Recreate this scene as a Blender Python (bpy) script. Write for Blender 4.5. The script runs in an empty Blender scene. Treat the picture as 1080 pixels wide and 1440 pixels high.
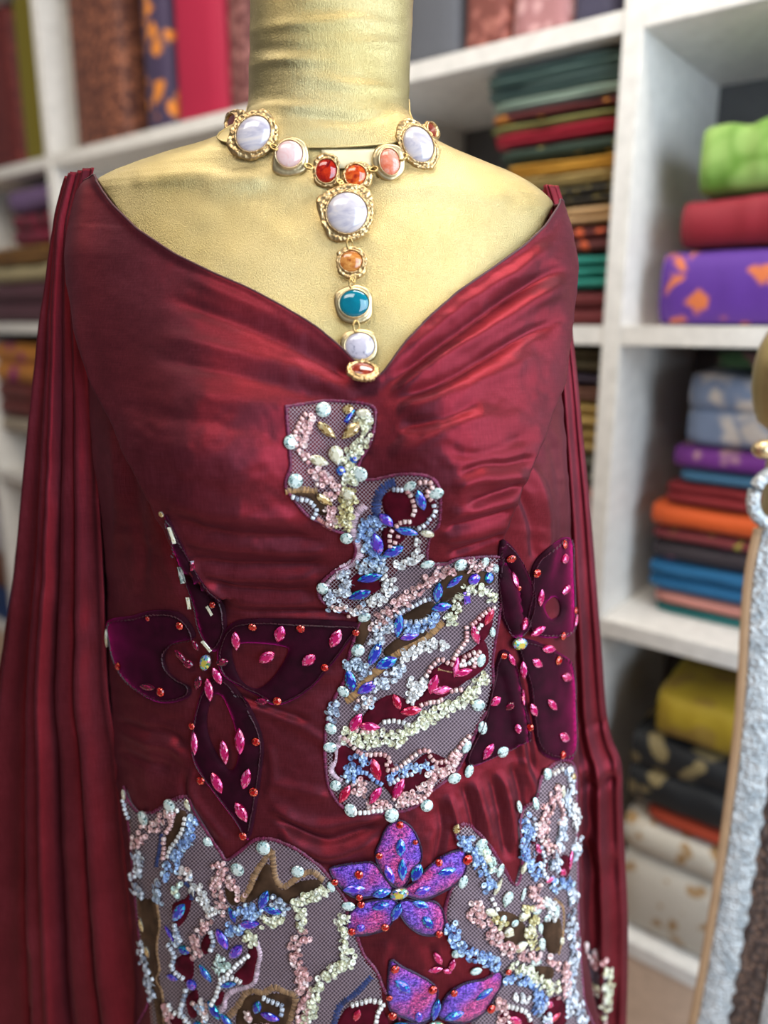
import bpy, bmesh, math, random
import numpy as np
from mathutils import Vector, Matrix
from mathutils.bvhtree import BVHTree
from mathutils.geometry import delaunay_2d_cdt

random.seed(7)
rng = np.random.default_rng(7)
scene = bpy.context.scene
COL = scene.collection

# ------------------------------------------------------------------ camera
FPX = 1080.0
FLOOR = -0.348
CAM = np.array([0.0, 0.0, 1.30])
PITCH = math.radians(14.0)
FWD = np.array([0.0, math.cos(PITCH), -math.sin(PITCH)])
UP = np.array([0.0, math.sin(PITCH), math.cos(PITCH)])
RIGHT = np.array([1.0, 0.0, 0.0])
cd = bpy.data.cameras.new('camera')
cd.sensor_fit = 'HORIZONTAL'
cd.sensor_width = 36.0
cd.lens = 36.0
cd.clip_start = 0.02
cd.dof.use_dof = True
cd.dof.focus_distance = 0.645
cd.dof.aperture_fstop = 2.8
cam = bpy.data.objects.new('camera', cd)
COL.objects.link(cam)
cam.location = CAM.tolist()
cam.rotation_euler = (math.radians(90) - PITCH, 0, 0)
scene.camera = cam

# ------------------------------------------------------------------ world, lights, exposure
w = bpy.data.worlds.new('shop_light')
scene.world = w
w.use_nodes = True
w.node_tree.nodes['Background'].inputs[0].default_value = (0.86, 0.90, 1.0, 1)
w.node_tree.nodes['Background'].inputs[1].default_value = 0.11


def area(name, loc, target, sx, sy, power, color):
    l = bpy.data.lights.new(name, 'AREA')
    l.shape = 'RECTANGLE'
    l.size, l.size_y = sx, sy
    l.energy = power
    l.color = color
    o = bpy.data.objects.new(name, l)
    COL.objects.link(o)
    o.location = loc
    o.rotation_euler = (Vector(target) - Vector(loc)).to_track_quat('-Z', 'Y').to_euler()
    return o


area('shop_window', (2.0, -0.15, 1.55), (0.0, 0.55, 1.15), 2.2, 1.8, 66, (0.74, 0.87, 1.0))
area('added_cool_fill', (1.25, -1.25, 1.55), (0.5, 1.5, 1.2), 1.1, 2.0, 46, (0.66, 0.82, 1.0))  # added cool fill lamp, not a door; brightens the shelf's inner wall
area('ceiling_panel_front', (-0.55, -0.55, 2.75), (-0.15, 0.7, 1.15), 1.2, 0.6, 17, (1.0, 0.93, 0.83))
area('ceiling_panel_back', (0.5, 0.75, 2.85), (0.5, 1.0, 0.0), 1.2, 0.6, 36, (1.0, 0.93, 0.83))
area('ceiling_panel_left', (-1.2, 1.35, 2.75), (-1.3, 1.9, 1.0), 1.2, 0.6, 24, (1.0, 0.92, 0.80))

scene.view_settings.view_transform = 'Standard'
scene.view_settings.look = 'None'
scene.view_settings.gamma = 1.0
scene.view_settings.use_curve_mapping = False
scene.view_settings.exposure = 0.0


# ------------------------------------------------------------------ helpers
def lin(r, g, b):
    f = lambda c: (c / 255) / 12.92 if c / 255 <= 0.04045 else ((c / 255 + 0.055) / 1.055) ** 2.4
    return (f(r), f(g), f(b))


def pray(u, v):
    """direction of the sight line through the photograph's point u, v (forward component 1)"""
    return FWD + (u - 540.0) / FPX * RIGHT + (720.0 - v) / FPX * UP


def project(P):
    d = P - CAM
    z = d @ FWD
    return 540.0 + FPX * (d @ RIGHT) / z, 720.0 - FPX * (d @ UP) / z, z


def on_y(u, v, Y):
    d = pray(u, v)
    return CAM + d * (Y / d[1])


def smooth01(x):
    x = np.clip(x, 0, 1)
    return x * x * (3 - 2 * x)


def mesh_from(name, verts, faces, smooth=True):
    me = bpy.data.meshes.new(name)
    me.from_pydata([tuple(map(float, p)) for p in verts], [], [tuple(map(int, f)) for f in faces])
    if smooth:
        me.polygons.foreach_set('use_smooth', np.ones(len(me.polygons), bool))
    me.update()
    return me


WORLD_LOC = {}


def link(o, parent=None):
    COL.objects.link(o)
    if parent is not None:
        o.parent = parent
        o.matrix_parent_inverse = Matrix.Translation(-Vector(WORLD_LOC.get(parent.name, (0, 0, 0))))
    return o


def mk(name, verts, faces, mat, parent=None, smooth=True):
    me = mesh_from(name, verts, faces, smooth)
    if mat:
        me.materials.append(mat)
    return link(bpy.data.objects.new(name, me), parent)


def empty(name, loc, parent=None):
    o = bpy.data.objects.new(name, None)
    o.empty_display_size = 0.02
    link(o, parent)
    o.location = tuple(loc)
    WORLD_LOC[o.name] = tuple(loc)
    return o


def tag(o, label, cat, group=None, kind=None):
    if label:
        o['label'] = label
    if cat:
        o['category'] = cat
    if group:
        o['group'] = group
    if kind:
        o['kind'] = kind
    return o


def grid_faces(nr, nc, wrap=False):
    r = np.arange(nr - 1)[:, None]
    c = np.arange(nc if wrap else nc - 1)[None, :]
    c2 = (c + 1) % nc
    a = r * nc + c
    b = r * nc + c2
    return np.stack([a, b, b + nc, a + nc], -1).reshape(-1, 4)


def catmull(pts, n, closed=False):
    P = np.array(pts, float)
    if closed:
        Q = np.vstack([P[-1], P, P[0], P[1]])
    else:
        Q = np.vstack([2 * P[0] - P[1], P, 2 * P[-1] - P[-2]])
    segs = len(Q) - 3
    t = np.linspace(0, segs, n, endpoint=not closed)
    i = np.minimum(t.astype(int), segs - 1)
    f = (t - i)[:, None]
    p0, p1, p2, p3 = Q[i], Q[i + 1], Q[i + 2], Q[i + 3]
    return 0.5 * (2 * p1 + (p2 - p0) * f + (2 * p0 - 5 * p1 + 4 * p2 - p3) * f ** 2 + (3 * p1 - p0 - 3 * p2 + p3) * f ** 3)


def resample(pts, step, closed=False):
    P = np.array(pts, float)
    if closed:
        P = np.vstack([P, P[0]])
    d = np.hypot(*np.diff(P, axis=0).T)
    s = np.concatenate([[0], np.cumsum(d)])
    n = max(2, int(round(s[-1] / step)) + 1)
    t = np.linspace(0, s[-1], n)
    out = np.stack([np.interp(t, s, P[:, k]) for k in range(P.shape[1])], -1)
    return out[:-1] if closed else out


def dist_poly(u, v, pts, closed=False):
    """distance to a polyline, with the nearest point's share of its length and the side (sign)"""
    P = np.array(pts, float)
    if closed:
        P = np.vstack([P, P[0]])
    L = np.concatenate([[0], np.cumsum(np.hypot(*np.diff(P, axis=0).T))])
    best = np.full(u.shape, 1e9)
    tt = np.zeros(u.shape)
    sg = np.ones(u.shape)
    for k in range(len(P) - 1):
        a, b = P[k], P[k + 1]
        e = b - a
        le = e @ e
        t = np.clip(((u - a[0]) * e[0] + (v - a[1]) * e[1]) / le, 0, 1)
        dx, dy = u - a[0] - t * e[0], v - a[1] - t * e[1]
        d = np.hypot(dx, dy)
        m = d < best
        best = np.where(m, d, best)
        tt = np.where(m, (L[k] + t * math.sqrt(le)) / L[-1], tt)
        sg = np.where(m, np.sign(e[0] * dy - e[1] * dx), sg)
    return best, tt, sg


def inside(u, v, pts):
    P = np.array(pts, float)
    Q = np.roll(P, -1, axis=0)
    r = np.zeros(np.shape(u), bool)
    for (x0, y0), (x1, y1) in zip(P, Q):
        if y0 == y1:
            continue
        c = ((y0 > v) != (y1 > v)) & (u < (x1 - x0) * (v - y0) / (y1 - y0) + x0)
        r ^= c
    return r


def vnoise(x, y, seed=0):
    """smooth value noise, about -1..1"""
    g = np.random.default_rng(seed).uniform(-1, 1, (64, 64))
    xi, yi = np.floor(x).astype(int), np.floor(y).astype(int)
    fx, fy = smooth01(x - xi), smooth01(y - yi)
    G = lambda a, b: g[a % 64, b % 64]
    return (G(xi, yi) * (1 - fx) + G(xi + 1, yi) * fx) * (1 - fy) + (G(xi, yi + 1) * (1 - fx) + G(xi + 1, yi + 1) * fx) * fy


def tube(path, rad, seg=8, closed=False):
    P = np.array(path, float)
    n = len(P)
    T = np.gradient(P, axis=0)
    if closed:
        T = np.roll(P, -1, 0) - np.roll(P, 1, 0)
    T /= np.linalg.norm(T, axis=1)[:, None] + 1e-12
    ref = np.array([0.0, 0.0, 1.0])
    V = []
    rad = np.broadcast_to(rad, (n,))
    for i in range(n):
        a = np.cross(T[i], ref if abs(T[i] @ ref) < 0.95 else np.array([1.0, 0, 0]))
        a /= np.linalg.norm(a)
        b = np.cross(T[i], a)
        for k in range(seg):
            t = 2 * math.pi * k / seg
            V.append(P[i] + rad[i] * (math.cos(t) * a + math.sin(t) * b))
    F = [tuple(f) for f in grid_faces(n, seg, wrap=True)]
    if closed:
        for k in range(seg):
            F.append(((n - 1) * seg + k, (n - 1) * seg + (k + 1) % seg, (k + 1) % seg, k))
    else:
        F.append(tuple(range(seg)))
        F.append(tuple((n - 1) * seg + k for k in reversed(range(seg))))
    return V, F


# ------------------------------------------------------------------ materials
class NT:
    def __init__(s, name):
        s.m = bpy.data.materials.new(name)
        s.m.use_nodes = True
        s.n = s.m.node_tree.nodes
        s.l = s.m.node_tree.links
        s.b = s.n['Principled BSDF']

    def new(s, t, **kw):
        o = s.n.new(t)
        for k, x in kw.items():
            setattr(o, k, x)
        return o

    def put(s, sock, val):
        if isinstance(val, bpy.types.NodeSocket):
            s.l.new(val, sock)
        else:
            if isinstance(val, (tuple, list)) and len(val) == 3 and sock.type == 'RGBA':
                val = (*val, 1)
            sock.default_value = val

    def set(s, **kw):
        names = dict(color='Base Color', rough='Roughness', metal='Metallic', spec='Specular IOR Level', sheen='Sheen Weight', sheen_tint='Sheen Tint',
                     sheen_rough='Sheen Roughness', coat='Coat Weight', coat_rough='Coat Roughness', normal='Normal', alpha='Alpha', aniso='Anisotropic',
                     trans='Transmission Weight', ior='IOR', spec_tint='Specular Tint', aniso_rot='Anisotropic Rotation')
        for k, x in kw.items():
            s.put(s.b.inputs[names[k]], x)
        return s

    def coord(s, kind='Object', scale=(1, 1, 1), rot=(0, 0, 0)):
        c = s.new('ShaderNodeTexCoord')
        m = s.new('ShaderNodeMapping')
        m.inputs['Scale'].default_value = scale
        m.inputs['Rotation'].default_value = rot
        s.l.new(c.outputs[kind], m.inputs[0])
        return m.outputs[0]

    def noise(s, vec, scale, detail=2, rough=0.5, distort=0.0):
        n = s.new('ShaderNodeTexNoise')
        s.l.new(vec, n.inputs['Vector'])
        n.inputs['Scale'].default_value = scale
        n.inputs['Detail'].default_value = detail
        n.inputs['Roughness'].default_value = rough
        n.inputs['Distortion'].default_value = distort
        return n.outputs[0]

    def voro(s, vec, scale, out='Distance', feature='F1', rnd=1.0):
        n = s.new('ShaderNodeTexVoronoi', feature=feature)
        s.l.new(vec, n.inputs['Vector'])
        n.inputs['Scale'].default_value = scale
        n.inputs['Randomness'].default_value = rnd
        return n.outputs[out]

    def ramp(s, fac, stops, interp='LINEAR'):
        r = s.new('ShaderNodeValToRGB')
        r.color_ramp.interpolation = interp
        e = r.color_ramp.elements
        while len(e) < len(stops):
            e.new(0.5)
        for x, (p, c) in zip(e, stops):
            x.position = p
            x.color = (*c, 1) if len(c) == 3 else c
        s.l.new(fac, r.inputs[0])
        return r.outputs[0]

    def math(s, op, a, b=None):
        m = s.new('ShaderNodeMath', operation=op)
        s.put(m.inputs[0], a)
        if b is not None:
            s.put(m.inputs[1], b)
        return m.outputs[0]

    def mix(s, fac, a, b):
        m = s.new('ShaderNodeMix', data_type='RGBA')
        s.put(m.inputs['Factor'], fac)
        s.put(m.inputs[6], a)
        s.put(m.inputs[7], b)
        return m.outputs[2]

    def bump(s, h, strength=0.3, dist=0.001, normal=None):
        b = s.new('ShaderNodeBump')
        b.inputs['Strength'].default_value = strength
        b.inputs['Distance'].default_value = dist
        s.l.new(h, b.inputs['Height'])
        if normal is not None:
            s.l.new(normal, b.inputs['Normal'])
        return b.outputs[0]

    def attr(s, name):
        a = s.new('ShaderNodeAttribute', attribute_name=name)
        return a.outputs['Color']


def plain(name, rgb, rough=0.5, metal=0.0, **kw):
    n = NT(name)
    c = n.coord()
    v = n.noise(c, 40, 2)
    f = n.ramp(v, [(0.3, tuple(x * 0.9 for x in rgb)), (0.7, tuple(min(1, x * 1.06) for x in rgb))])
    n.set(color=f, rough=rough, metal=metal, **kw)
    return n.m


def make_silk():
    """shot taffeta: dull plum-brown warp, glossy crimson weft"""
    n = NT('shot_taffeta')
    c = n.coord()
    slub = n.noise(n.coord(scale=(900, 900, 60)), 1.0, 3, 0.6)
    slub2 = n.noise(n.coord(scale=(60, 60, 1500)), 1.0, 3, 0.6)
    big = n.noise(c, 14, 3, 0.6)
    t = n.math('ADD', n.math('MULTIPLY', slub, 0.32), n.math('MULTIPLY', slub2, 0.24))
    t = n.math('ADD', t, n.math('MULTIPLY', big, 0.44))
    col = n.ramp(t, [(0.34, lin(48, 16, 22)), (0.52, lin(67, 24, 31)), (0.70, lin(90, 38, 48))])
    b = n.bump(n.math('ADD', slub, slub2), 0.12, 0.0004)
    n.set(color=col, rough=0.6, sheen=0.12, sheen_tint=lin(180, 100, 130), sheen_rough=0.4, normal=b, spec=0.15)
    tg = n.new('ShaderNodeTangent', direction_type='RADIAL', axis='Z')
    out = n.b.outputs[0]
    # horizontal mauve threads and upright crimson threads, each with its own stretched gloss
    for rgb0, rgb1, rot, share in ((lin(104, 34, 52), lin(136, 64, 84), 0.0, 0.17), (lin(170, 8, 22), lin(210, 20, 36), 0.25, 0.17)):
        p = n.new('ShaderNodeBsdfPrincipled')
        n.put(p.inputs['Base Color'], n.ramp(t, [(0.34, rgb0), (0.70, rgb1)]))
        p.inputs['Metallic'].default_value = 1.0
        p.inputs['Roughness'].default_value = 0.42
        p.inputs['Anisotropic'].default_value = 0.8
        p.inputs['Anisotropic Rotation'].default_value = rot
        n.l.new(tg.outputs[0], p.inputs['Tangent'])
        n.l.new(b, p.inputs['Normal'])
        m = n.new('ShaderNodeMixShader')
        m.inputs[0].default_value = share
        n.l.new(out, m.inputs[1])
        n.l.new(p.outputs[0], m.inputs[2])
        out = m.outputs[0]
    n.l.new(out, n.n['Material Output'].inputs['Surface'])
    return n.m


def make_gold_cloth():
    n = NT('gold_lame')
    c = n.coord()
    spark = n.noise(n.coord(scale=(1700, 1700, 900)), 1.0, 2, 0.7)
    weave = n.noise(n.coord(scale=(2600, 2600, 90)), 1.0, 1, 0.5)
    big = n.noise(c, 9, 3, 0.6)
    col = n.ramp(big, [(0.3, lin(184, 164, 110)), (0.7, lin(204, 186, 138))])
    h = n.math('ADD', n.math('MULTIPLY', spark, 0.8), n.math('MULTIPLY', weave, 0.6))
    n.set(color=col, metal=0.88, rough=0.29, normal=n.bump(h, 0.6, 0.001))
    return n.m


def make_velvet(name, base, tint, amount=0.9):
    n = NT(name)
    v = n.noise(n.coord(), 70, 3)
    v2 = n.noise(n.coord(), 2500, 1)
    col = n.ramp(v, [(0.35, tuple(x * 0.6 for x in base)), (0.7, tuple(x * 1.3 for x in base))])
    n.set(color=col, rough=0.75, sheen=amount, sheen_tint=tint, sheen_rough=0.32, spec=0.1, normal=n.bump(v2, 0.3, 0.0006))
    return n.m


def make_lurex():
    n = NT('iridescent_lurex')
    c = n.coord()
    k = n.noise(n.coord(scale=(420, 420, 600)), 1.0, 3, 0.9)
    big = n.noise(c, 28, 2)
    a = n.ramp(k, [(0.40, lin(44, 10, 70)), (0.48, lin(140, 30, 130)), (0.54, lin(226, 50, 110)), (0.62, lin(240, 120, 200))])
    b = n.ramp(k, [(0.40, lin(26, 14, 80)), (0.48, lin(70, 44, 180)), (0.54, lin(150, 64, 200)), (0.62, lin(150, 130, 245))])
    f = n.ramp(big, [(0.42, (0, 0, 0)), (0.58, (1, 1, 1))])
    n.set(color=n.mix(f, a, b), rough=0.4, metal=0.35, normal=n.bump(k, 0.8, 0.0012), sheen=0.2)
    return n.m


def make_net():
    n = NT('tulle_net')
    uv = n.new('ShaderNodeTexCoord').outputs['UV']
    sx = n.new('ShaderNodeSeparateXYZ')
    n.l.new(uv, sx.inputs[0])
    a = n.math('SINE', n.math('MULTIPLY', n.math('ADD', sx.outputs[0], sx.outputs[1]), math.pi / 5.6))
    b = n.math('SINE', n.math('MULTIPLY', n.math('SUBTRACT', sx.outputs[0], sx.outputs[1]), math.pi / 5.6))
    h = n.math('ABSOLUTE', n.math('MULTIPLY', a, b))
    hole = n.math('GREATER_THAN', h, 0.24)
    n.set(color=lin(158, 134, 142), rough=0.55, alpha=n.math('SUBTRACT', 1.0, hole), sheen=0.2)
    return n.m


def make_attr(name, rough, metal, **kw):
    n = NT(name)
    n.set(color=n.attr('col'), rough=rough, metal=metal, **kw)
    return n.m


def make_hammered(name, rgb, strength):
    n = NT(name)
    c = n.coord()
    v = n.voro(c, 300)
    big = n.noise(c, 120, 2)
    col = n.ramp(big, [(0.35, tuple(x * 0.72 for x in rgb)), (0.65, rgb)])
    n.set(color=col, metal=0.9, rough=0.32, normal=n.bump(v, strength, 0.002))
    return n.m


def make_stone(name, stops, scale, distort=1.0, rough=0.16, stretch=(1, 1, 1)):
    n = NT(name)
    v = n.noise(n.coord(scale=stretch), scale, 4, 0.6, distort)
    n.set(color=n.ramp(v, stops), rough=rough, coat=0.8, coat_rough=0.04, spec=0.5)
    return n.m


def make_cloth(name, rgb, rgb2=None, scale=30, sharp=0.05, rough=0.7):
    n = NT(name)
    c = n.coord()
    v = n.noise(c, 400, 2)
    a = n.ramp(v, [(0.3, tuple(x * 0.66 for x in rgb)), (0.7, tuple(x * 0.88 for x in rgb))])
    if rgb2:
        wob = n.new('ShaderNodeTexNoise')
        n.l.new(c, wob.inputs['Vector'])
        wob.inputs['Scale'].default_value = scale * 0.8
        va = n.new('ShaderNodeVectorMath', operation='SCALE')
        n.l.new(wob.outputs['Color'], va.inputs[0])
        va.inputs['Scale'].default_value = 1.6 / scale
        vb = n.new('ShaderNodeVectorMath', operation='ADD')
        n.l.new(c, vb.inputs[0])
        n.l.new(va.outputs[0], vb.inputs[1])
        p = n.voro(vb.outputs[0], scale)
        f = n.ramp(p, [(0.30, (1, 1, 1)), (0.30 + sharp, (0, 0, 0))])
        a = n.mix(f, a, rgb2)
    n.set(color=a, rough=rough, sheen=0.05, normal=n.bump(v, 0.2, 0.001))
    return n.m


M = {}
M['silk'] = make_silk()
M['gold'] = make_gold_cloth()
M['tape'] = plain('ivory_tape', lin(226, 214, 176), 0.5)
M['velvet'] = make_velvet('wine_velvet', (0.022, 0.0006, 0.006), (1.0, 0.02, 0.36), 0.9)
M['inlay'] = make_velvet('crimson_velvet', (0.075, 0.002, 0.010), (0.55, 0.02, 0.08), 0.25)
M['lurex'] = make_lurex()
M['net'] = make_net()
M['lining'] = plain('mauve_lining', lin(74, 56, 64), 0.7)
M['brown'] = make_velvet('brown_plush', (0.060, 0.030, 0.016), (0.5, 0.32, 0.2), 0.25)
M['sequin'] = make_attr('sequin_gloss', 0.22, 0.15, coat=0.6, coat_rough=0.08)
M['gem'] = make_attr('crystal_facets', 0.12, 0.45, coat=1.0, coat_rough=0.03)
M['thread'] = make_attr('embroidery_thread', 0.5, 0.0)
M['gem_clear'] = make_attr('clear_crystal_facets', 0.10, 0.12, coat=1.0, coat_rough=0.03)
M['piping'] = plain('burgundy_hem', lin(66, 16, 28), 0.6)
M['stitch'] = plain('dark_stitching', lin(70, 22, 36), 0.6)
M['plate_hammered'] = make_hammered('hammered_gold', lin(226, 190, 136), 0.5)
M['plate_brushed'] = make_hammered('brushed_gold', lin(236, 210, 162), 0.06)
M['ring'] = make_hammered('gold_wire', lin(206, 172, 110), 0.05)
M['st_white'] = make_stone('white_shell', [(0.34, lin(176, 168, 182)), (0.5, lin(206, 196, 200)), (0.66, lin(222, 208, 202))], 45, 2.0, stretch=(0.6, 1, 1.8))
M['st_pink'] = make_stone('pink_marble', [(0.3, lin(232, 178, 172)), (0.5, lin(240, 200, 196)), (0.7, lin(236, 216, 214))], 90, 1.5)
M['st_coral'] = make_stone('coral_marble', [(0.3, lin(232, 108, 76)), (0.5, lin(240, 150, 122)), (0.68, lin(232, 190, 186))], 110, 1.5)
M['st_red'] = make_stone('red_amber', [(0.3, lin(92, 10, 16)), (0.5, lin(170, 26, 12)), (0.7, lin(214, 60, 20))], 150, 1.0, 0.08)
M['st_orange'] = make_stone('orange_amber', [(0.3, lin(150, 30, 18)), (0.5, lin(214, 78, 28)), (0.7, lin(236, 130, 50))], 150, 1.0, 0.08)
M['st_tiger'] = make_stone('honey_shell', [(0.3, lin(150, 74, 30)), (0.5, lin(206, 128, 58)), (0.7, lin(226, 164, 90))], 90, 2.5, stretch=(0.7, 1, 2.2))
M['st_teal'] = make_stone('teal_enamel', [(0.3, lin(0, 96, 118)), (0.7, lin(4, 128, 146))], 60, 0.5, 0.08)
M['st_speckle'] = make_stone('speckled_howlite', [(0.30, lin(120, 116, 134)), (0.39, lin(194, 186, 198)), (0.7, lin(212, 202, 210))], 170, 0.5)
M['st_rust'] = make_stone('rust_jasper', [(0.3, lin(84, 20, 12)), (0.5, lin(132, 40, 24)), (0.7, lin(164, 70, 46))], 140, 1.0)

# ------------------------------------------------------------------ body form (shared by the mannequin and the gown)
YC = 0.74
SIL_L = [(352, -60), (351, 0), (350, 60), (349, 120), (347, 160), (336, 182), (300, 196), (250, 206), (200, 219), (165, 229), (140, 237), (118, 247), (109, 272), (107, 330),
         (110, 400), (119, 480), (130, 560), (140, 640), (150, 720), (155, 800), (152, 880), (156, 950), (162, 1020), (170, 1080), (176, 1130),
         (184, 1200), (194, 1300), (205, 1440)]
SIL_R = [(582, -60), (580, 0), (577, 60), (574, 120), (576, 158), (590, 182), (622, 198), (680, 218), (735, 243), (766, 255), (786, 273), (796, 320),
         (797, 450), (793, 550), (792, 620), (797, 700), (803, 800), (806, 900), (808, 1000), (810, 1060), (812, 1130), (813, 1200), (816, 1300),
         (826, 1440)]


def sil(pts):
    a = np.array([on_y(u, v, YC - 0.02) for u, v in pts])
    o = np.argsort(a[:, 2])
    return a[o, 2], a[o, 0]


zL, xL = sil(SIL_L)
zR, xR = sil(SIL_R)
FZ = np.array([0.0, 0.30, 0.60, 0.75, 0.85, 0.93, 1.00, 1.05, 1.10, 1.16, 1.20, 1.25, 1.30, 1.35, 1.385, 1.405, 1.425, 1.445, 1.47, 1.60])
FY = np.array([.555, .56, .572, .578, .588, .604, .614, .612, .602, .594, .594, .600, .612, .632, .648, .657, .664, .669, .671, .672])


def smooth_interp(z, X, Y):
    h = 0.006
    return sum(np.interp(z + k * h, X, Y) for k in (-2, -1, 0, 1, 2)) / 5


def profile(z):
    l = smooth_interp(z, zL, xL)
    r = smooth_interp(z, zR, xR)
    low = np.clip((0.62 - z) / 0.6, 0, 1)
    l = l - 0.05 * low
    r = r + 0.05 * low
    return (l + r) / 2, (r - l) / 2, YC - smooth_interp(z, FZ, FY)


NEXP = 2.25


def body(phi, z):
    cx, W, D = profile(z)
    s, c = np.sin(phi), np.cos(phi)
    e = 2 / NEXP
    x = cx + W * np.sign(s) * np.abs(s) ** e
    front = c >= 0
    Db = np.minimum(0.11, W * 0.9 + 0.0 * D)
    y = YC - np.where(front, D, Db) * np.sign(c) * np.abs(c) ** e
    if True:
        g = lambda x0, z0, a, sx, sz: a * np.exp(-((x - x0) / sx) ** 2 - ((z - z0) / sz) ** 2)
        b = g(-0.135, 1.195, 0.034, 0.068, 0.075) + g(0.060, 1.195, 0.034, 0.066, 0.075)
        y = y - np.where(front, b * np.clip(c * 1.5, 0, 1), 0)
    return np.stack([x, y, z + 0 * x], -1)


def phi_of(x, z):
    cx, W, D = profile(z)
    t = np.clip((x - cx) / W, -1, 1)
    return np.arcsin(np.sign(t) * np.abs(t) ** (NEXP / 2))


def phis(nf, nb, lim):
    a = np.linspace(-lim, lim, nf)
    b = np.linspace(lim, 2 * math.pi - lim, nb + 2)[1:-1]
    return np.concatenate([a, b])


LIM = math.radians(102)


def grid_normals(P, wrap=True):
    du = np.roll(P, -1, 1) - np.roll(P, 1, 1)
    dv = np.gradient(P, axis=0)
    n = np.cross(dv, du)
    n /= np.linalg.norm(n, axis=-1)[..., None] + 1e-12
    return n


# coarse form, to bring points of the photograph onto the body
ph = phis(160, 60, LIM)
zz = np.linspace(1.60, 0.0, 320)
PB = body(ph[None, :], zz[:, None])
base_bvh = BVHTree.FromPolygons([tuple(p) for p in PB.reshape(-1, 3)], [tuple(int(i) for i in f) for f in grid_faces(320, len(ph), True)])


def cast(bvh, u, v):
    d = Vector(pray(u, v)).normalized()
    loc, nor, idx, dist = bvh.ray_cast(Vector(CAM), d)
    if loc is None:
        return None, None
    if nor.dot(d) > 0:
        nor = -nor
    return np.array(loc), np.array(nor)


# ------------------------------------------------------------------ mannequin
mann = empty('mannequin', (-0.06, YC, FLOOR))
tag(mann, 'gold lamé covered dress mannequin bust with tall neck wearing the burgundy gown', 'mannequin')
ph = phis(220, 60, LIM)
zz = np.concatenate([np.linspace(1.476, 1.33, 160), np.linspace(1.328, 1.05, 60)])
P = body(ph[None, :], zz[:, None])
N = grid_normals(P)
U, V, _ = project(P.reshape(-1, 3))
U, V = U.reshape(P.shape[:2]), V.reshape(P.shape[:2])
dp = 0.0006 * vnoise(U / 40, V / 30, 3) - 0.002
# collar bones and shallow hollows of the padded bust
for pts, a, wd in (([(300, 262), (380, 250), (450, 255)], 0.0016, 16), ([(540, 258), (620, 262), (700, 275)], 0.0016, 16), ([(200, 250), (280, 245), (360, 250)], 0.002, 14),
                   ([(500, 260), (498, 380), (505, 500)], -0.002, 30)):
    d, t, s = dist_poly(U, V, pts)
    dp = dp + a * np.exp(-(d / wd) ** 2)
NECKV = np.array([(-2000, 100), (100, 160), (141, 252), (200, 328), (300, 387), (400, 436), (475, 487), (522, 532), (548, 518), (600, 452), (690, 380), (758, 322), (781, 275), (800, 200), (3000, 100)])
under = smooth01((V - np.interp(U, NECKV[:, 0], NECKV[:, 1]) - 12) / 14)
dp = dp - 0.010 * under
P = P + N * dp[..., None]
mk('torso', P.reshape(-1, 3), grid_faces(len(zz), len(ph), True), M['gold'], mann)
# neck sleeve, with horizontal stretch creases, ending in a turned seam
zbot = 1.434 + 0.054 * (1 - np.cos(ph)) * np.where(np.cos(ph) < 0, 0.9, 1.0)
zz = 1.575 + (zbot[None, :] - 1.575) * np.linspace(0, 1, 150)[:, None]
P = body(np.broadcast_to(ph[None, :], zz.shape), zz)
N = grid_normals(P)
U, V, _ = project(P.reshape(-1, 3))
U, V = U.reshape(P.shape[:2]), V.reshape(P.shape[:2])
dp = 0.0012 + 0.0004 * vnoise(U / 50, V / 14, 5)
for pts, a, wd in (([(350, 44), (420, 34), (500, 28), (580, 40)], 0.0015, 9), ([(350, 150), (410, 150), (470, 152)], 0.0012, 8), ([(430, 108), (490, 120), (560, 126)], 0.0014, 9),
                   ([(420, 165), (500, 172), (575, 158)], -0.001, 8), ([(350, 92), (400, 84), (470, 86)], 0.001, 8), ([(480, 66), (540, 62), (580, 72)], 0.001, 8)):
    d, t, s = dist_poly(U, V, pts)
    dp = dp + a * np.exp(-(d / wd) ** 2) * np.sin(math.pi * np.clip(t, 0.08, 0.92))
fade = np.clip((zz - zbot[None, :]) / 0.012, 0, 1)
P = P + N * (dp * (0.45 + 0.55 * fade))[..., None]
Vv = P.reshape(-1, 3)
Fc = [tuple(f) for f in grid_faces(len(zz), len(ph), True)]
Fc.append(tuple(reversed(range(len(ph)))))
mk('neck_cover', Vv, Fc, M['gold'], mann)
# overlock seam at the foot of the neck sleeve
ring = P[-1]
Vt, Ft = tube(ring, 0.0009, 6, closed=True)
mk('neck_seam', Vt, Ft, M['gold'], mann)


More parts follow.
